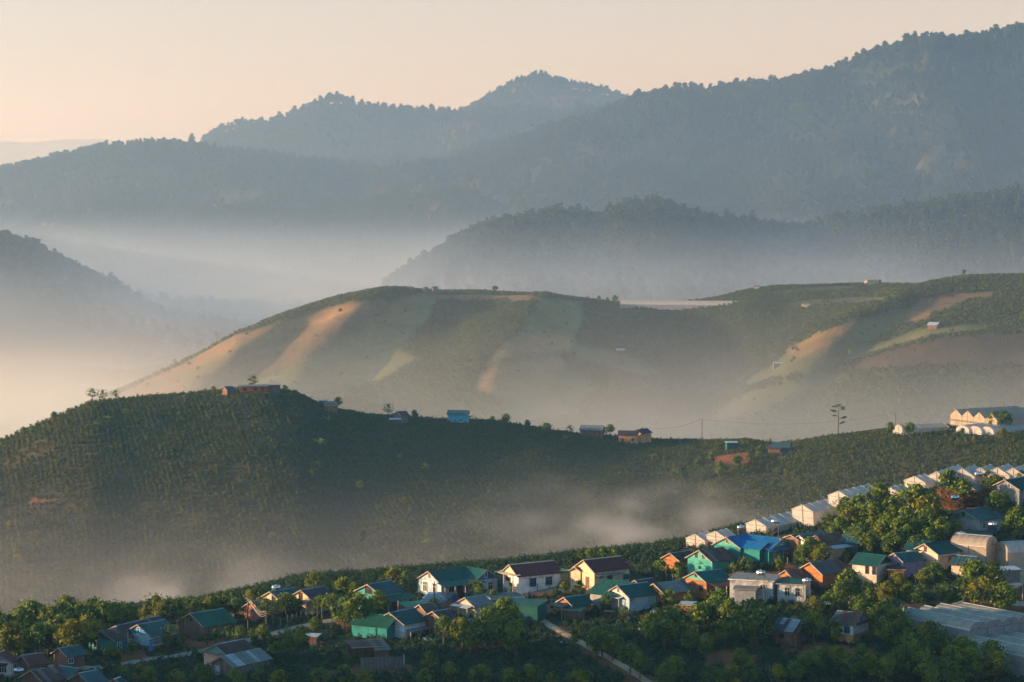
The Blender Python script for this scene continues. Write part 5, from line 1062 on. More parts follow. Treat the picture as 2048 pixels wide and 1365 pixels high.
# ------------------------------------------------------------ plants
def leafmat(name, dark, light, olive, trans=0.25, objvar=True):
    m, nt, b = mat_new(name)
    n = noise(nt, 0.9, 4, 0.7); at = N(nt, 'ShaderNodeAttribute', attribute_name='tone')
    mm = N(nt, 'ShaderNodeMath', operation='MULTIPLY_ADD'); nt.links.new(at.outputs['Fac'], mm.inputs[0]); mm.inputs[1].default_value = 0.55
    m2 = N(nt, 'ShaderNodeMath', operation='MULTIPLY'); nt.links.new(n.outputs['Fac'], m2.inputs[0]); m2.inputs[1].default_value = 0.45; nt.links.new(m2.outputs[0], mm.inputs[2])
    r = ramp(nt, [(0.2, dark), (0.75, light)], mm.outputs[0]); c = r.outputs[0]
    if objvar:
        oi = N(nt, 'ShaderNodeObjectInfo')
        r2 = ramp(nt, [(0.0, (0.75, 0.9, 1.0)), (0.45, (1, 1, 1)), (0.8, (1.15, 1.12, 0.8)), (1.0, olive)], oi.outputs['Random'])
        c = mixc(nt, c, r2.outputs[0], 1.0, 'MULTIPLY')
    nt.links.new(c, b.inputs['Base Color']); b.inputs['Roughness'].default_value = 0.7; b.inputs['Specular IOR Level'].default_value = 0.25
    tr = N(nt, 'ShaderNodeBsdfTranslucent'); nt.links.new(mixc(nt, c, (1.3, 1.25, 0.6), 1.0, 'MULTIPLY'), tr.inputs[0])
    mx = N(nt, 'ShaderNodeMixShader'); mx.inputs[0].default_value = trans
    nt.links.new(b.outputs[0], mx.inputs[1]); nt.links.new(tr.outputs[0], mx.inputs[2])
    nt.links.new(mx.outputs[0], nt.nodes['Material Output'].inputs[0]); return m
M_LEAF = leafmat('leaves_broadleaf', (0.008, 0.042, 0.022), (0.165, 0.225, 0.02), (1.6, 1.05, 0.6))
M_COFFEE_SUN = leafmat('leaves_coffee_sun', (0.020, 0.046, 0.013), (0.095, 0.115, 0.022), (1.35, 1.05, 0.7), 0.2)  # same coffee as below, with the sunlit hillside's warmth put into the leaf colour
M_COFFEE_SHADE = leafmat('leaves_coffee_shade', (0.008, 0.032, 0.019), (0.045, 0.085, 0.03), (1.35, 1.05, 0.7), 0.2)  # coffee leaves coloured darker and bluer to carry the lower slope's shade
M_PINE = leafmat('needles_pine', (0.016, 0.034, 0.016), (0.040, 0.062, 0.024), (1.2, 1.05, 0.8), 0.1)
M_BANANA = leafmat('leaves_banana', (0.07, 0.13, 0.03), (0.16, 0.24, 0.06), (1.1, 1.0, 0.8), 0.35)
M_MAIZE = leafmat('leaves_maize', (0.14, 0.075, 0.035), (0.26, 0.14, 0.06), (1.1, 1.0, 0.9), 0.2)
M_BARK = plain('bark', (0.10, 0.075, 0.055), 0.95, 0.35, 2.0); M_PBARK = plain('bark_pine', (0.085, 0.06, 0.045), 0.95, 0.3, 1.0)
def rnd_unit(r, n):
    v = r.normal(size=(n, 3)); return v / np.linalg.norm(v, axis=1, keepdims=True)
def leaves(r, cen, nrm, size, tone, aspect=0.62):
    """one leaf-sized quad per centre, turned roughly along nrm"""
    n = len(cen); a = rnd_unit(r, n); nn = nrm + 0.9 * rnd_unit(r, n); nn /= np.linalg.norm(nn, axis=1, keepdims=True)
    u = np.cross(nn, a); u /= np.linalg.norm(u, axis=1, keepdims=True) + 1e-9; w = np.cross(nn, u)
    s = (size * (0.7 + 0.6 * r.random(n)))[:, None]
    v = np.stack([cen - u * s, cen - w * s * aspect + nn * s * .12, cen + u * s, cen + w * s * aspect + nn * s * .12], 1).reshape(-1, 3)
    return v, np.arange(4 * n).reshape(n, 4), np.repeat(tone, 4)
def leaf_mesh(name, parts, mat):
    v = np.concatenate([p[0] for p in parts]); off = np.cumsum([0] + [len(p[0]) for p in parts[:-1]])
    f = np.concatenate([p[1] + o for p, o in zip(parts, off)]); t = np.concatenate([p[2] for p in parts])
    return np_mesh(name, v, f, mat, attr={'tone': ('FLOAT', 'POINT', t)})
def clump(r, c, rad, n, size, tone, flat=1.0):
    d = rnd_unit(r, n); d[:, 2] = np.abs(d[:, 2]) * np.where(r.random(n) < .75, 1, -1); rr = rad * (0.55 + 0.5 * r.random(n)) [:, None]
    p = d * rr; p[:, 2] *= flat
    return leaves(r, np.array(c) + p, d, np.full(n, size), np.clip(tone + 0.35 * (r.random(n) - .5) + 0.0 * d[:, 2], 0, 1))
def branch_trunk(r, h, ends, rad):
    m = MB(); top = Vector((r.normal() * .12, r.normal() * .12, h * 0.42)); m.tube((0, 0, -0.6), top, rad, rad * .72, 6)
    for e in ends:
        e = Vector(e); mid = top.lerp(e, 0.5) + Vector((0, 0, -0.15)); m.tube(top * (0.85 + .15 * r.random()), mid, rad * .5, rad * .3, 5); m.tube(mid, e, rad * .3, rad * .1, 4)
    return m.mesh('trunk', M_BARK)
def make_tree(seed, h=6.0, wid=4.6, n=12, rad=1.15, per=150, leaf=0.25, base=0.36, shape='round', mat=None):
    r = np.random.default_rng(seed); cs = []
    for i in range(n):
        a = r.random() * 6.283; f = (i + 0.5) / n
        if shape == 'round': z = h * (base + (0.9 - base) * f); k = math.sin(min(1, (1 - f) * 1.25 + .12) * math.pi * .5) * (0.75 + .25 * math.sin(f * 3.1))
        else: z = h * (base + (0.93 - base) * f); k = (1 - f) * 0.8 + 0.22
        q = wid / 2 * k * math.sqrt(0.25 + .75 * r.random()) - 0.2
        cs.append((q * math.cos(a), q * math.sin(a), z))
    cs.append((0, 0, h * 0.86)); parts = [clump(r, c, rad * (0.7 + .55 * r.random()), per, leaf, r.random(), 0.8) for c in cs]
    # loose sprays that break the outline
    k = n * 14; d = rnd_unit(r, k); ctr = np.array([0, 0, h * (base + 1) / 2]); p = ctr + d * np.array([wid * .56, wid * .56, h * (1 - base) * .53]) * (0.85 + .3 * r.random(k))[:, None]
    parts.append(leaves(r, p, d, np.full(k, leaf), r.random(k)))
    return leaf_mesh('crown', parts, mat or M_LEAF), branch_trunk(r, h, [Vector(c) * 0.97 for c in cs[::2]], 0.13 + h * .012)
def make_bush(seed, w=1.5, h=1.5, n=90, leaf=0.2, mat=None):
    r = np.random.default_rng(seed); d = rnd_unit(r, n); d[:, 2] = np.abs(d[:, 2]) * 0.9 + .02
    p = d * (0.55 + .5 * r.random(n))[:, None] * np.array([w / 2, w / 2, h]); p[:, 2] = np.maximum(p[:, 2], .1)
    return leaf_mesh('coffee_bush', [leaves(r, p, d + np.array([0, 0, .4]), np.full(n, leaf), np.clip(0.25 + .5 * p[:, 2] / h + .4 * (r.random(n) - .5), 0, 1))], mat or M_COFFEE_SHADE)
def make_pine(seed, h=13.0, tiers=7, wid=6.5, per=22, leaf=0.75, base=0.42, umb=0.5):
    r = np.random.default_rng(seed); parts = []; m = MB(); bend = r.normal(size=2) * .25
    ax = lambda z: np.array((bend[0] * (z / h) ** 2 * 2, bend[1] * (z / h) ** 2 * 2, z))
    m.tube((0, 0, -1), ax(h * .5), .22, .16, 5); m.tube(ax(h * .5), ax(h * .96), .16, .05, 5)
    for i in range(tiers):
        f = i / (tiers - 1); z = h * (base + (0.97 - base) * f); k = (1 - umb) * (1 - f) + umb * math.sin(math.pi * (0.25 + .6 * f)); nb = 3 if i < tiers - 1 else 1
        for b in range(nb):
            a = r.random() * 6.283; q = wid / 2 * k * (0.4 + .6 * r.random()) if nb > 1 else 0.0
            c = ax(z) + np.array((q * math.cos(a), q * math.sin(a), .25 * q)); m.tube(ax(z - .3), c, .06, .03, 4, cap=False)
            parts.append(clump(r, c, wid * (.15 + .10 * r.random()) + .3, per, leaf, r.random(), .5))
    return leaf_mesh('crown', parts, M_PINE), m.mesh('trunk', M_PBARK)
TREES = [make_tree(11, 6.5, 4.8), make_tree(12, 7.5, 5.0, 14), make_tree(13, 5.5, 5.2, 13), make_tree(14, 7.0, 4.0, 12, 1.0), make_tree(15, 6.0, 4.6, 11), make_tree(16, 8.0, 5.6, 17, 1.2),
         make_tree(17, 5.0, 3.4, 8, .95, 130), make_tree(18, 6.8, 4.4, 9, .8, 70, .25, .3)]
OPEN = [make_tree(31, 6.5, 5.0, 13, .62, 34, .22, .42), make_tree(32, 6.0, 4.2, 11, .6, 30, .22, .4)]
SMALL = [make_tree(41, 3.2, 2.2, 6, .62, 90, .18, .34), make_tree(42, 3.6, 2.0, 6, .6, 80, .18, .3), make_tree(43, 2.8, 2.4, 6, .6, 85, .18, .35)]
PINES = [make_pine(51), make_pine(52, 12, 6, 7.0, 24, .8, .5, .8), make_pine(53, 14, 8, 6.0, 20, .75, .35, .3), make_pine(54, 11, 6, 6.5, 22, .8, .45, .9), make_pine(55, 13, 7, 5.6, 20, .75, .4, .5)]
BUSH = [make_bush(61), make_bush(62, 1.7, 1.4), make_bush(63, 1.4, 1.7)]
SMALLBUSH = [make_bush(64, 1.6, .9, 70, .2, M_LEAF), make_bush(65, 1.2, 1.3, 70, .2, M_LEAF)]
BUSHLO = [make_bush(71, 1.7, 1.6, 34, .36, M_COFFEE_SUN), make_bush(72, 1.9, 1.5, 34, .38, M_COFFEE_SUN), make_bush(73, 1.6, 1.9, 34, .36, M_COFFEE_SUN)]
BUSHFAR = [make_bush(81, 2.2, 1.9, 14, .7, M_COFFEE_SUN), make_bush(82, 2.4, 1.7, 14, .72, M_COFFEE_SUN)]
def lone_pine():
    """tall bare-stemmed pine with flat plates of needles"""
    r = np.random.default_rng(5); parts = []; m = MB(); m.tube((0, 0, -1), (.1, 0, 6), .2, .14, 7); m.tube((.1, 0, 6), (.25, 0, 11.2), .14, .05, 6)
    for z, a, q, w in ((11.3, 0, 0.2, 1.5), (10.8, 3.1, 1.4, 1.1), (10.6, 0.1, 1.7, .9), (9.4, 3.3, 2.2, 1.2), (9.0, 2.9, 1.3, 1.0), (9.9, .3, 1.9, .8), (7.4, 3.0, 1.3, .9), (6.6, .2, 2.2, 1.1), (6.9, .5, 3.0, .8), (5.0, -.2, 2.0, .8), (4.6, .2, 1.3, .6)):
        c = np.array((q * math.cos(a), q * math.sin(a) * .8 + r.normal() * .3, z)); m.tube((.15, 0, z - .6), c, .06, .03, 4); parts.append(clump(r, c, w, 90, .17, r.random(), .3))
    return leaf_mesh('crown', parts, M_PINE), m.mesh('trunk', M_PBARK)
PLANTED = []
def plant(kind, mesh, x, y, s, rz, label=None, cat='tree', group=None, sz=None, sink=0.0):
    z = float(ground(x, y)) - sink
    root = empty(kind, (x, y, z), rz, label, cat, group)
    for nm, me in (('trunk', mesh[1]), ('crown', mesh[0])):
        o = link(nm, me, root); o.scale = (s, s, sz or s)
    PLANTED.append((root, s)); return root
def in_foot(x, y, pad=0.6):
    for fx, fy, a, hl, hw in FOOT:
        dx, dy = x - fx, y - fy
        if abs(dx) > 12 or abs(dy) > 12: continue
        u = dx * math.cos(a) + dy * math.sin(a); v = -dx * math.sin(a) + dy * math.cos(a)
        if abs(u) < hl + pad and abs(v) < hw + pad: return True
    return False
# scatter of plants nobody would count: one object that instances a few meshes on points
def scatter(name, label, P, meshes, scale=(0.8, 1.25), zs=(0.85, 1.15), kind='stuff', seed=0):
    r = np.random.default_rng(seed); n = len(P)
    c = bpy.data.collections.new(name + '_kinds')
    for i, me in enumerate(meshes):
        if isinstance(me, tuple):
            me2 = bpy.data.meshes.new(name); 
            import bmesh
            bm = bmesh.new(); bm.from_mesh(me[0]); k = len(bm.faces); bm.from_mesh(me[1]); bm.faces.ensure_lookup_table()
            for f in bm.faces[k:]: f.material_index = 1
            bm.to_mesh(me2); bm.free(); me2.materials.append(me[0].materials[0]); me2.materials.append(me[1].materials[0]); me = me2
        c.objects.link(bpy.data.objects.new('%s_kind' % name, me))
    pm = bpy.data.meshes.new(name); pm.vertices.add(n); pm.vertices.foreach_set('co', np.asarray(P, np.float32).ravel())
    a = pm.attributes.new('size', 'FLOAT_VECTOR', 'POINT'); s = scale[0] + (scale[1] - scale[0]) * r.random(n); sz = s * (zs[0] + (zs[1] - zs[0]) * r.random(n))
    a.data.foreach_set('vector', np.stack([s, s, sz], 1).astype(np.float32).ravel())
    a = pm.attributes.new('turn', 'FLOAT_VECTOR', 'POINT'); a.data.foreach_set('vector', np.stack([np.zeros(n), np.zeros(n), r.random(n) * 6.283], 1).astype(np.float32).ravel())
    a = pm.attributes.new('which', 'INT', 'POINT'); a.data.foreach_set('value', r.integers(0, len(meshes), n).astype(np.int32))
    ng = bpy.data.node_groups.new(name, 'GeometryNodeTree')
    ng.interface.new_socket('Geometry', in_out='INPUT', socket_type='NodeSocketGeometry'); ng.interface.new_socket('Geometry', in_out='OUTPUT', socket_type='NodeSocketGeometry')
    gi = ng.nodes.new('NodeGroupInput'); go = ng.nodes.new('NodeGroupOutput'); iop = ng.nodes.new('GeometryNodeInstanceOnPoints')
    ci = ng.nodes.new('GeometryNodeCollectionInfo'); ci.inputs['Collection'].default_value = c; ci.inputs['Separate Children'].default_value = True
    ci.inputs['Reset Children'].default_value = True
    def named(nm, ty):
        q = ng.nodes.new('GeometryNodeInputNamedAttribute'); q.data_type = ty; q.inputs[0].default_value = nm; return q.outputs[0]
    iop.inputs['Pick Instance'].default_value = True
    ng.links.new(gi.outputs[0], iop.inputs['Points']); ng.links.new(ci.outputs[0], iop.inputs['Instance'])
    ng.links.new(named('size', 'FLOAT_VECTOR'), iop.inputs['Scale']); ng.links.new(named('turn', 'FLOAT_VECTOR'), iop.inputs['Rotation']); ng.links.new(named('which', 'INT'), iop.inputs['Instance Index'])
    ng.links.new(iop.outputs[0], go.inputs[0])
    o = link(name, pm, kind=kind); prop(o, label); md = o.modifiers.new('scatter', 'NODES'); md.node_group = ng
    return o
# what the viewer can see of the ground, allowing for plants of a given height
S_ = GZ / GY; RUN = np.maximum.accumulate(S_, axis=0)
def visible(x, y, h):
    fi = np.clip(np.interp(y, DROWS, np.arange(len(DROWS))).astype(int), 0, len(DROWS) - 1); fj = np.clip(np.interp(x / y, TS, np.arange(PXN)).astype(int), 0, PXN - 1)
    return (S_[fi, fj] + h / y >= RUN[fi, fj] - 1e-5) & (np.abs(x / y) < 0.245)
def gridpts(y0, y1, dx, dy, jit, seed, tmax=0.235):
    r = np.random.default_rng(seed); ys = np.arange(y0, y1, dy); out = []
    for y in ys:
        X = np.arange(-tmax * y, tmax * y, dx); out.append(np.stack([X, np.full(len(X), y)], 1))
    P = np.concatenate(out); P += (r.random(P.shape) - .5) * np.array([dx, dy]) * jit; return P
def landat(x, y):
    fi = np.clip(np.interp(y, DROWS, np.arange(len(DROWS))).round().astype(int), 0, len(DROWS) - 1); fj = np.clip(np.interp(x / y, TS, np.arange(PXN)).round().astype(int), 0, PXN - 1)
    return LAND[fi, fj]
def lift3(P, sink=0.1): return np.concatenate([P, (ground(P[:, 0], P[:, 1]) - sink)[:, None]], 1)
def notfoot(P, pad=0.8): return np.array([not in_foot(x, y, pad) for x, y in P])
# coffee on the near hill: rows running down the slope
P = gridpts(640, 985, 1.9, 1.25, 0.0, 1); r = np.random.default_rng(2)
P[:, 0] += 2.2 * fbm(P[:, 0] / 70, P[:, 1] / 70) + np.where(P[:, 0] > 20, (P[:, 0] - 20) * 0.0, 0); P += r.normal(size=P.shape) * np.array([0.26, 0.4])
crestd = np.interp(P[:, 0] / P[:, 1], TS, D1c)
k = visible(P[:, 0], P[:, 1], 3.0) & (P[:, 1] < crestd + 14); L = landat(P[:, 0], P[:, 1]); k &= (L[:, 0] < 0.2); P = P[k]
P = P[(r.random(len(P)) < np.clip(1.05 + 1.1 * fbm(P[:, 0] / 25 + 3, P[:, 1] / 25), .55, .97))]; P = P[notfoot(P, 1.8)]
N_HILL = len(P)
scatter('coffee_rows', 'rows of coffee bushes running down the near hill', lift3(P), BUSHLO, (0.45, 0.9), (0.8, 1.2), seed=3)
# second hill
P = gridpts(1180, 1800, 3.0, 2.4, 0.0, 4); r = np.random.default_rng(5); P[:, 0] += 5 * fbm(P[:, 0] / 90, P[:, 1] / 140); P += r.normal(size=P.shape) * np.array([0.3, 0.5])
cd = np.interp(P[:, 0] / P[:, 1], TS, D2c); L = landat(P[:, 0], P[:, 1]); green = (np.abs(L[:, 1] - COFFEE[1] * 1.15) < 0.012)
k = visible(P[:, 0], P[:, 1], 3.0) & (P[:, 1] < cd + 20) & (green | (P[:, 1] > cd - 6) | (r.random(len(P)) < 0.012)); P = P[k]; P = P[notfoot(P, 1)]
scatter('coffee_rows', 'distant rows of coffee bushes on the second hill', lift3(P), BUSHFAR, (0.8, 1.3), seed=6)
# pine forest on the far ridges
PF = []
for y0, y1, sp, sd in ((2080, 2760, 7.0, 7), (3080, 4100, 9.0, 8), (4180, 4720, 9.5, 9), (4920, 5360, 10.5, 10)):
    q = gridpts(y0, y1, sp, sp * 1.1, 1.0, sd); q = q[visible(q[:, 0], q[:, 1], 12.0)]; dn = fbm(q[:, 0] / 110, q[:, 1] / 110); rr = np.random.default_rng(sd + 20).random(len(q)); Dc_ = np.interp(q[:, 0] / q[:, 1], TS, {7: D3c, 8: D4c, 9: D5c, 10: D6c}[sd]); PF.append(q[(dn > -0.12) | (rr < .35) | (np.abs(q[:, 1] - Dc_) < 45)])
PF = np.concatenate(PF)
# the trees that stand along the skylines are kept apart as single trees
fi = np.clip(np.interp(PF[:, 1], DROWS, np.arange(len(DROWS))).astype(int), 0, len(DROWS) - 1); fj = np.clip(np.interp(PF[:, 0] / PF[:, 1], TS, np.arange(PXN)).astype(int), 0, PXN - 1)
ALLMAX = S_.max(axis=0)
top = (S_[fi, fj] > ALLMAX[fj] - 4.0 / PF[:, 1]) & (np.abs(PF[:, 0] / PF[:, 1]) < 0.2135) & (PF[:, 1] < 4700)
idx = np.nonzero(top)[0]; r = np.random.default_rng(77); idx = r.permutation(idx)[:290]
keep = np.ones(len(PF), bool); keep[idx] = False
scatter('pine_forest', 'hazy pine forest covering the far ridges', lift3(PF[keep], .3), PINES, (0.9, 1.6), (0.8, 1.15), seed=11)
SKYPINES = PF[idx]
r = np.random.default_rng(123)
for i, (x, y) in enumerate(SKYPINES):
    plant('pine_tree', PINES[i % 5], x, y, 1.1 + 1.1 * r.random() ** 2, r.random() * 6.28, 'hazy pine tree standing on the skyline of the far ridge', 'tree', 'pines along the far skyline')
H0 = {id(m): max(v.co.z for v in m[0].vertices) for m in TREES + OPEN + SMALL + PINES}
PTS = []          # (photo x, top row, base row, kind) of trees in and around the village
T1 = """10,1225,1300 45,1215,1290 62,1197,1280 90,1205,1290 30,1240,1320 75,1240,1320 105,1208,1290 135,1187,1275 120,1225,1310 160,1195,1285 150,1235,1320 185,1190,1280 175,1225,1310 205,1197,1285 200,1232,1290 228,1196,1280 245,1210,1280 262,1212,1272 -10,1215,1290 15,1262,1320 55,1258,1320 95,1255,1312 128,1255,1312
310,1180,1258 335,1190,1262 290,1213,1258 355,1192,1255 392,1195,1248 420,1190,1242 452,1173,1237 470,1195,1240 505,1175,1217 520,1178,1215 322,1200,1262 436,1200,1240 628,1140,1196 690,1150,1212 665,1185,1240 710,1162,1215 640,1188,1236 572,1184,1238 600,1192,1232 688,1190,1262 715,1182,1265 745,1192,1262 758,1177,1240 730,1205,1265 700,1215,1262 790,1132,1188 812,1140,1190 772,1150,1188
985,1178,1216 925,1230,1302 888,1228,1296 975,1208,1300 1010,1190,1292 1030,1232,1322 955,1240,1312 998,1225,1310 1180,1095,1124 1205,1092,1124 1228,1094,1124 1160,1100,1124
1350,1200,1272 1330,1222,1305 1340,1215,1300 1440,1172,1246 1425,1190,1262 1460,1195,1270 1395,1200,1275 1512,1195,1292 1515,1228,1300 1480,1228,1290 1450,1236,1296 1622,1072,1132 1643,1085,1142 1605,1092,1142
1690,987,1062 1718,985,1062 1760,960,1052 1745,1000,1076 1785,990,1066 1830,965,1062 1853,985,1076 1810,1010,1086 1680,1030,1100 1720,1040,1106 1760,1045,1110 1800,1030,1106 1850,1010,1092 1880,1030,1102 1860,1052,1116 1830,1068,1120 1910,1038,1096 1900,935,1002 1925,955,1012 1975,935,988 1995,950,1002 2042,940,975 1990,980,1052 2008,985,1042 2037,1010,1086 2020,1030,1086 1700,1010,1080 1655,1022,1065 1775,1020,1090 1840,1035,1100 1665,1048,1098 1740,1060,1115 1785,1062,1118
1700,1133,1212 1680,1160,1228 1655,1180,1232 1870,1120,1188 1850,1135,1190 1945,1115,1202 1985,1118,1204 1965,1150,1232 1925,1160,1224 2005,1160,1238 1795,1142,1204 1770,1160,1228 1815,1165,1218 1740,1175,1228 1720,1190,1242 1890,1165,1222 1630,1190,1240 1835,1170,1225
1778,1192,1272 1790,1210,1292 1768,1230,1292 1785,1240,1304 1628,1218,1292 1855,1240,1312 1872,1255,1332 1815,1238,1302 1822,1260,1332 1782,1225,1290 1640,1288,1352 1675,1290,1352 1705,1300,1368 1738,1300,1368 1772,1305,1372 1800,1285,1366 1832,1275,1362 1925,1270,1352 1938,1290,1368 1985,1275,1352 1992,1300,1372 1952,1320,1378 1880,1310,1384 1912,1325,1388 1862,1330,1392 1845,1300,1372 1725,1285,1340
1205,1248,1315 1225,1262,1325 1195,1270,1320 1300,1222,1290 1260,1280,1348 1280,1300,1360 1350,1305,1372 1330,1325,1384 1380,1255,1315 1410,1262,1320 1480,1292,1362 1468,1328,1386 1500,1318,1375 1555,1325,1388 1590,1318,1372 1622,1300,1362 1150,1256,1296 1060,1325,1382 1100,1340,1392 1160,1335,1390 1020,1330,1388 960,1325,1385 900,1320,1378 850,1335,1390 860,1300,1350 1430,1330,1390 600,1252,1322 575,1268,1322 552,1280,1322 630,1232,1272 520,1322,1380 560,1335,1392 640,1330,1390 690,1325,1380 730,1335,1392 470,1335,1395 400,1325,1380 350,1335,1392 300,1330,1385 280,1325,1372"""
for s in T1.split(): PTS.append(tuple(float(q) for q in s.split(',')) + ('t',))
T2 = """900,1158,1196 960,1162,1204 1022,1163,1192 1128,1162,1192 1158,1158,1192 1112,1172,1190 1212,1188,1226 1322,1118,1162 1355,1120,1166 1490,1112,1148 1468,1124,1150 175,1297,1326 146,1294,1332 220,1288,1322 234,1294,1322 263,1282,1312 210,1311,1346 236,1320,1352 340,1245,1300 331,1262,1296 366,1268,1292 415,1266,1292 432,1254,1288 455,1250,1288 480,1249,1292 505,1254,1292 526,1246,1292 1337,1176,1216 1380,1180,1222 1670,1238,1290 1693,1246,1278 868,1195,1222 810,1225,1258 820,1180,1204 800,1205,1225 250,1330,1362 185,1348,1378 376,1285,1308 1410,1118,1150 1075,1205,1232 1250,1212,1240 1300,1175,1196 1590,1230,1275 1770,1120,1150 1605,1130,1160 880,1168,1190 1560,1110,1145 1640,1120,1150 1690,1100,1130 1730,1100,1128"""
for s in T2.split(): PTS.append(tuple(float(q) for q in s.split(',')) + ('s',))
for s in "946,1158,1196 530,1190,1246 545,1205,1246 378,1192,1250 1345,1208,1298 1365,1212,1300".split(): PTS.append(tuple(float(q) for q in s.split(',')) + ('o',))
HILL = """137,815,832 108,822,842 47,853,868 65,852,872 427,772,789 438,778,790 506,747,780 570,770,787 676,792,820 829,819,842 985,832,850 1012,826,853 1055,838,858 1094,845,872 1140,848,874 1220,848,872 1207,858,876 1285,855,876 1425,898,932 1400,912,942 1440,920,957 1360,932,968 1345,938,968 1475,910,937 1500,900,927 1520,890,914 1780,843,874 1820,843,876 1985,818,862 2008,820,862 2046,825,856 2005,855,882 1950,870,892 1925,855,874 20,1040,1068 72,1035,1057 33,1085,1112 40,1105,1132 635,920,946 625,935,956 860,1048,1082 855,1075,1097 545,1062,1086 1130,868,884 1185,850,868 1312,905,925 800,905,925 850,925,945 720,960,985"""
HPTS = [tuple(float(q) for q in s.split(',')) for s in HILL.split()]
OPENH = [(185,775,806), (205,778,806), (230,778,804), (777,806,836), (250,815,835)]
FAR2 = [(708,584,595), (1175,592,602), (1198,591,604), (1215,594,605), (1230,590,606), (350,710,726), (1862,600,612), (620,622,630), (1700,700,712)]
ALLT = []
def put(px, top, base, kind, i, d0=380, sec=''):
    g = hit(px, base, 0, d0); h = max(1.5, (base - top) * g.y / FPX)
    pool = {'t': TREES, 's': SMALL, 'o': OPEN}[kind]
    if kind == 's' and h > 5: pool = TREES
    if kind == 't' and h < 3.6: pool = SMALL
    m = pool[i % len(pool)]; s = h / H0[id(m)]
    root = plant('broadleaf_tree', m, g.x, g.y, s, r.random() * 6.28, None, 'tree', None); ALLT.append((root, px, top, base, kind, h, sec)); return root
for i, (px, top, base, kd) in enumerate(PTS): put(px, top, base, kd, i * 7 + int(px), sec='village')
for i, (px, top, base) in enumerate(HPTS): put(px, top, base, 't', i * 5 + 1, 640 if base > 1000 else 740, sec='hill')
for i, (px, top, base) in enumerate(OPENH): put(px, top, base, 'o', i, 740, sec='hill')
for i, (px, top, base) in enumerate(FAR2): put(px, top, base, 't', i * 3, 1250, sec='far')
g = hit(1676, 872, 0, 760); LP = lone_pine(); plant('pine_tree', LP, g.x, g.y, (872 - 808) * g.y / FPX / 11.8, 0.0, 'tall lone pine with flat plates of needles on the coffee hill', 'tree')
g = hit(990, 583, 0, 1350); plant('pine_tree', PINES[3], g.x, g.y, .6, 1.0, 'small umbrella-shaped tree alone on the far green hilltop', 'tree', sz=.42)
g = hit(1928, 556, 0, 1350); plant('pine_tree', PINES[1], g.x, g.y, .42, 1.0, 'small pine on the skyline above the right-hand fields', 'tree')
for px, top, base, lb in ((548, 1152, 1186, 'pale pine in the mist just beyond the village ridge'), (725, 1062, 1100, 'dark young pine low on the coffee hill'), (130, 528, 556, 'hazy pine near the top of the left dark hill'), (247, 577, 616, 'taller hazy pine halfway down the left dark hill'), (300, 610, 646, 'bushy hazy pine near the foot of the left dark hill'), (420, 625, 660, 'spreading hazy pine beyond the foot of the left dark hill')):
    d0 = 1900 if base < 700 else 640; g = hit(px, base, 0, d0); plant('pine_tree', PINES[int(px) % 5], g.x, g.y, (base - top) * g.y / FPX / 13, 2.0, lb, 'tree')
# labels for the leafy trees: by the building they stand beside
cand = {}
for t in ALLT:
    root, px, top, base, kind, h, sec = t; cy_ = (top + base) / 2
    best = min(ANCHORS, key=lambda a: ((a[0] - px) ** 2 + 1.6 * (a[1] - cy_) ** 2) * (1 if (a[3] < 600) == (root.location.y < 600) else 50) * (1 if (a[3] < 1100) == (root.location.y < 1100) else 50))
    dx, dy = px - best[0], cy_ - best[1]
    side = ('right of' if dx > 0 else 'left of') if abs(dx) > 1.1 * abs(dy) else ('in front of' if dy > 0 else 'behind')
    look = 'open, sparse-leaved tree' if kind == 'o' else ('small bushy tree' if h < 3.8 else ('leafy tree' if h < 7 else 'big leafy tree'))
    cand.setdefault((look, side, best[2]), []).append((math.hypot(dx, dy), root))
ORD = ['', 'second-nearest ', 'third-nearest ', 'fourth-nearest ', 'fifth-nearest ', 'sixth-nearest ', 'seventh-nearest ', 'eighth-nearest ', 'ninth-nearest ', 'tenth-nearest ', 'eleventh-nearest ', 'twelfth-nearest ']
for (look, side, nm), L in cand.items():
    L.sort(key=lambda q: q[0]); one = len(L) == 1
    for i, (d, o) in enumerate(L):
        o['label'] = (look if one else ('nearest ' if i == 0 else ORD[min(i, 11)]) + look) + ' ' + side + ' ' + nm; o['group'] = 'leafy trees among the houses and coffee'
# coffee bushes and undergrowth of the village slope
P = gridpts(385, 548, 1.75, 1.5, 0.9, 31, .232); L = landat(P[:, 0], P[:, 1]); k = (L[:, 0] < 0.21) & visible(P[:, 0], P[:, 1], 4.0); P = P[k]; P = P[notfoot(P, .9)]
def offroad(P):
    ok = np.ones(len(P), bool)
    for Q, w in ROADS:
        for q in Q: ok &= ((P[:, 0] - q.x) ** 2 + (P[:, 1] - q.y) ** 2) > (w / 2 + .7) ** 2
    return ok
P = P[offroad(P)]; dn = fbm(P[:, 0] / 16 + 40, P[:, 1] / 16); rr2 = np.random.default_rng(5).random(len(P))
pyv = np.array([project((x, y, float(ground(x, y))))[1] for x, y in P]); pxv = np.array([project((x, y, float(ground(x, y))))[0] for x, y in P])
dense = (pyv > np.interp(pxv, [0, 500, 900, 1100, 1400, 2048], [1325, 1290, 1290, 1235, 1215, 1200])) | (P[:, 1] > np.interp(P[:, 0] / P[:, 1], TS, D0c) - 12)
P = P[(dense & (rr2 < .96)) | ((dn > -0.05) & (rr2 < .8)) | (rr2 < .25)]
r = np.random.default_rng(6); pv = np.array([project((x, y, float(ground(x, y))))[1] for x, y in P]); inv = np.nonzero((pv < 1368) & (np.abs(P[:, 0] / P[:, 1]) < .213) & (P[:, 1] < 455))[0]; pick = inv[np.argsort(P[inv, 1])][:295]
rest = np.ones(len(P), bool); rest[pick] = False
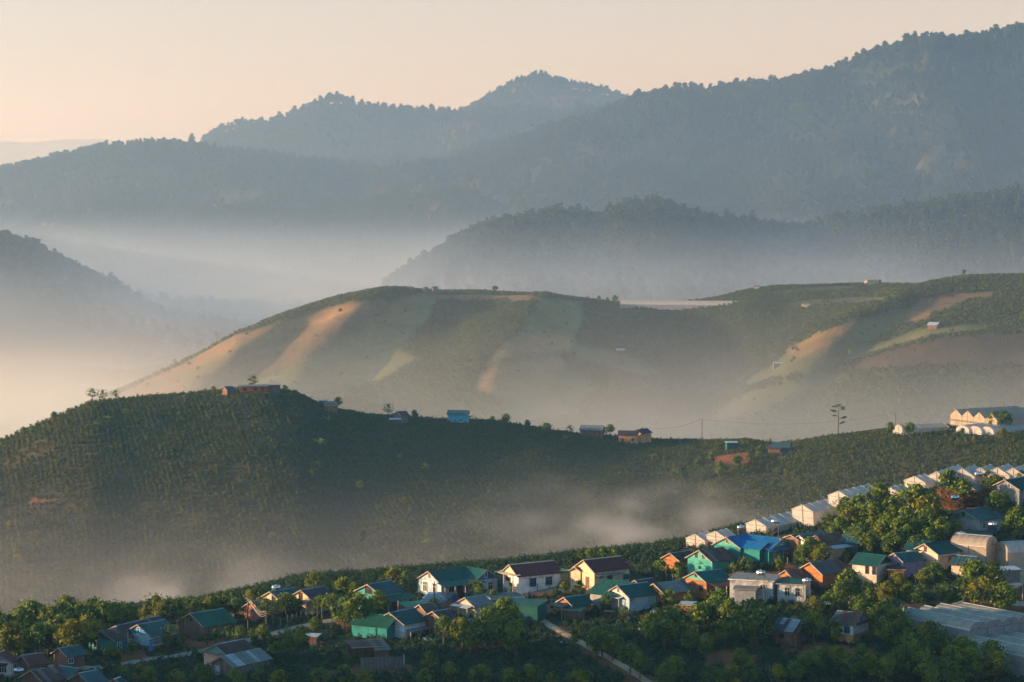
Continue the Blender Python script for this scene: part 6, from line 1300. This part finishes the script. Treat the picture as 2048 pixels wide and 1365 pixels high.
for i in pick:
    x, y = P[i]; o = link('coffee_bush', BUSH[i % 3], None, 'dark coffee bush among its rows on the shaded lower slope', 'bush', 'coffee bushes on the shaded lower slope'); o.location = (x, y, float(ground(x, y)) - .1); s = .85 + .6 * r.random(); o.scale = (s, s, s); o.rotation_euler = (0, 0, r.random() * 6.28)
# weeds and shrubs along the foot of the walls
WB = []; r = np.random.default_rng(66)
for fx, fy, a, hl, hw in FOOT:
    if fy > 600: continue
    for k in range(int((hl + hw) * 3.2)):
        t = r.random() * 2 - 1; e = .35 + .9 * r.random() ** 2
        u, v = ((t * (hl + .4), -(hw - .35 + e)) if r.random() < .6 else ((-1 if r.random() < .6 else 1) * (hl - .35 + e), t * hw))
        x, y = fx + math.cos(a) * u - math.sin(a) * v, fy + math.sin(a) * u + math.cos(a) * v
        if r.random() < .75 and not in_foot(x, y, -.3): WB.append((x, y))
WB = np.array(WB); WB = WB[offroad(WB)]
scatter('weeds', 'weeds and low shrubs along the foot of the village walls', lift3(WB, .05), BUSH + SMALLBUSH, (0.4, 0.95), seed=44)
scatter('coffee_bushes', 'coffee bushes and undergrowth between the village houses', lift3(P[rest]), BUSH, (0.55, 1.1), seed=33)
# dry maize stand, bananas
def maize_mesh(seed):
    r = np.random.default_rng(seed); n = 14; c = np.stack([r.normal(size=n) * .18, r.normal(size=n) * .18, r.random(n) * 2.1 + .2], 1); d = rnd_unit(r, n); return leaf_mesh('maize', [leaves(r, c, d, np.full(n, .34), r.random(n), .2)], M_MAIZE)
poly = [(1872, 1000), (1918, 994), (1975, 990), (1972, 1012), (1915, 1018), (1880, 1012)]
Q = []; r = np.random.default_rng(8)
while len(Q) < 900:
    x, y = r.uniform(1865, 1980), r.uniform(985, 1022)
    if inpoly(np.array([x]), np.array([y]), poly)[0]: g = hit(x, y); Q.append((g.x, g.y, g.z))
scatter('dry_maize', 'stand of dry brown maize below the tiny blue-grey hut', np.array(Q), [maize_mesh(1), maize_mesh(2), maize_mesh(3)], (.8, 1.2), seed=3)
def banana_mesh(seed):
    r = np.random.default_rng(seed); V = []; F = []; T = []
    for k in range(8):
        a = k * .8 + r.random() * .5; L = 1.7 + .6 * r.random(); rise = .5 + .7 * r.random(); prev = None
        for s in range(6):
            f = s / 5; q = L * f; z = 1.5 + rise * math.sin(f * 2.2) * 1.1 - f * f * .4; w = .26 * math.sin(math.pi * min(.97, f * .9 + .08)); p = np.array([q * math.cos(a) * .8, q * math.sin(a) * .8, z]); t = np.array([-math.sin(a), math.cos(a), 0]) * w
            V += [p - t, p + t]; T += [r.random()] * 2
            if s: i = len(V) - 4; F.append((i, i + 1, i + 3, i + 2))
    return np_mesh('crown', np.array(V), np.array(F), M_BANANA, attr={'tone': ('FLOAT', 'POINT', np.array(T))})
def stem_mesh(): m = MB(); m.tube((0, 0, -.4), (0.03, 0, 1.6), .13, .09, 7); return m.mesh('stem', M_BANANA)
BN = [banana_mesh(1), banana_mesh(2)]; ST = stem_mesh()
for i, (px, base, s, d0, lb) in enumerate(((158, 1268, 1.3, 380, 'banana plant among the leafy trees at far left'), (878, 1262, 1.2, 380, 'banana plant left of the brown timber house'), (662, 838, 1.6, 740, 'upper pale banana plant below the little orange hut'), (655, 855, 1.6, 740, 'lower pale banana plant below the little orange hut'), (640, 905, 1.8, 740, 'banana plant in the middle of the coffee hill'), (940, 846, 1.2, 740, 'banana plant just right of the sky blue farmhouse'), (1370, 965, 1.5, 700, 'banana plant above the mist on the coffee hill'), (952, 846, .9, 740, 'small banana plant beside the sky blue farmhouse'), (1565, 930, 1.2, 740, 'banana plant below the teal roof in the dip'), (215, 852, 1.4, 740, 'banana plant near the open trees on the left hill'), (195, 862, 1.2, 740, 'lone banana plant left of the open trees'))):
    g = hit(px, base, 0, d0); root = empty('banana_plant', g, i * 1.3, lb, 'plant')
    for nm, me in (('stem', ST), ('leaf_crown', BN[i % 2])): o = link(nm, me, root); o.scale = (s, s, s)
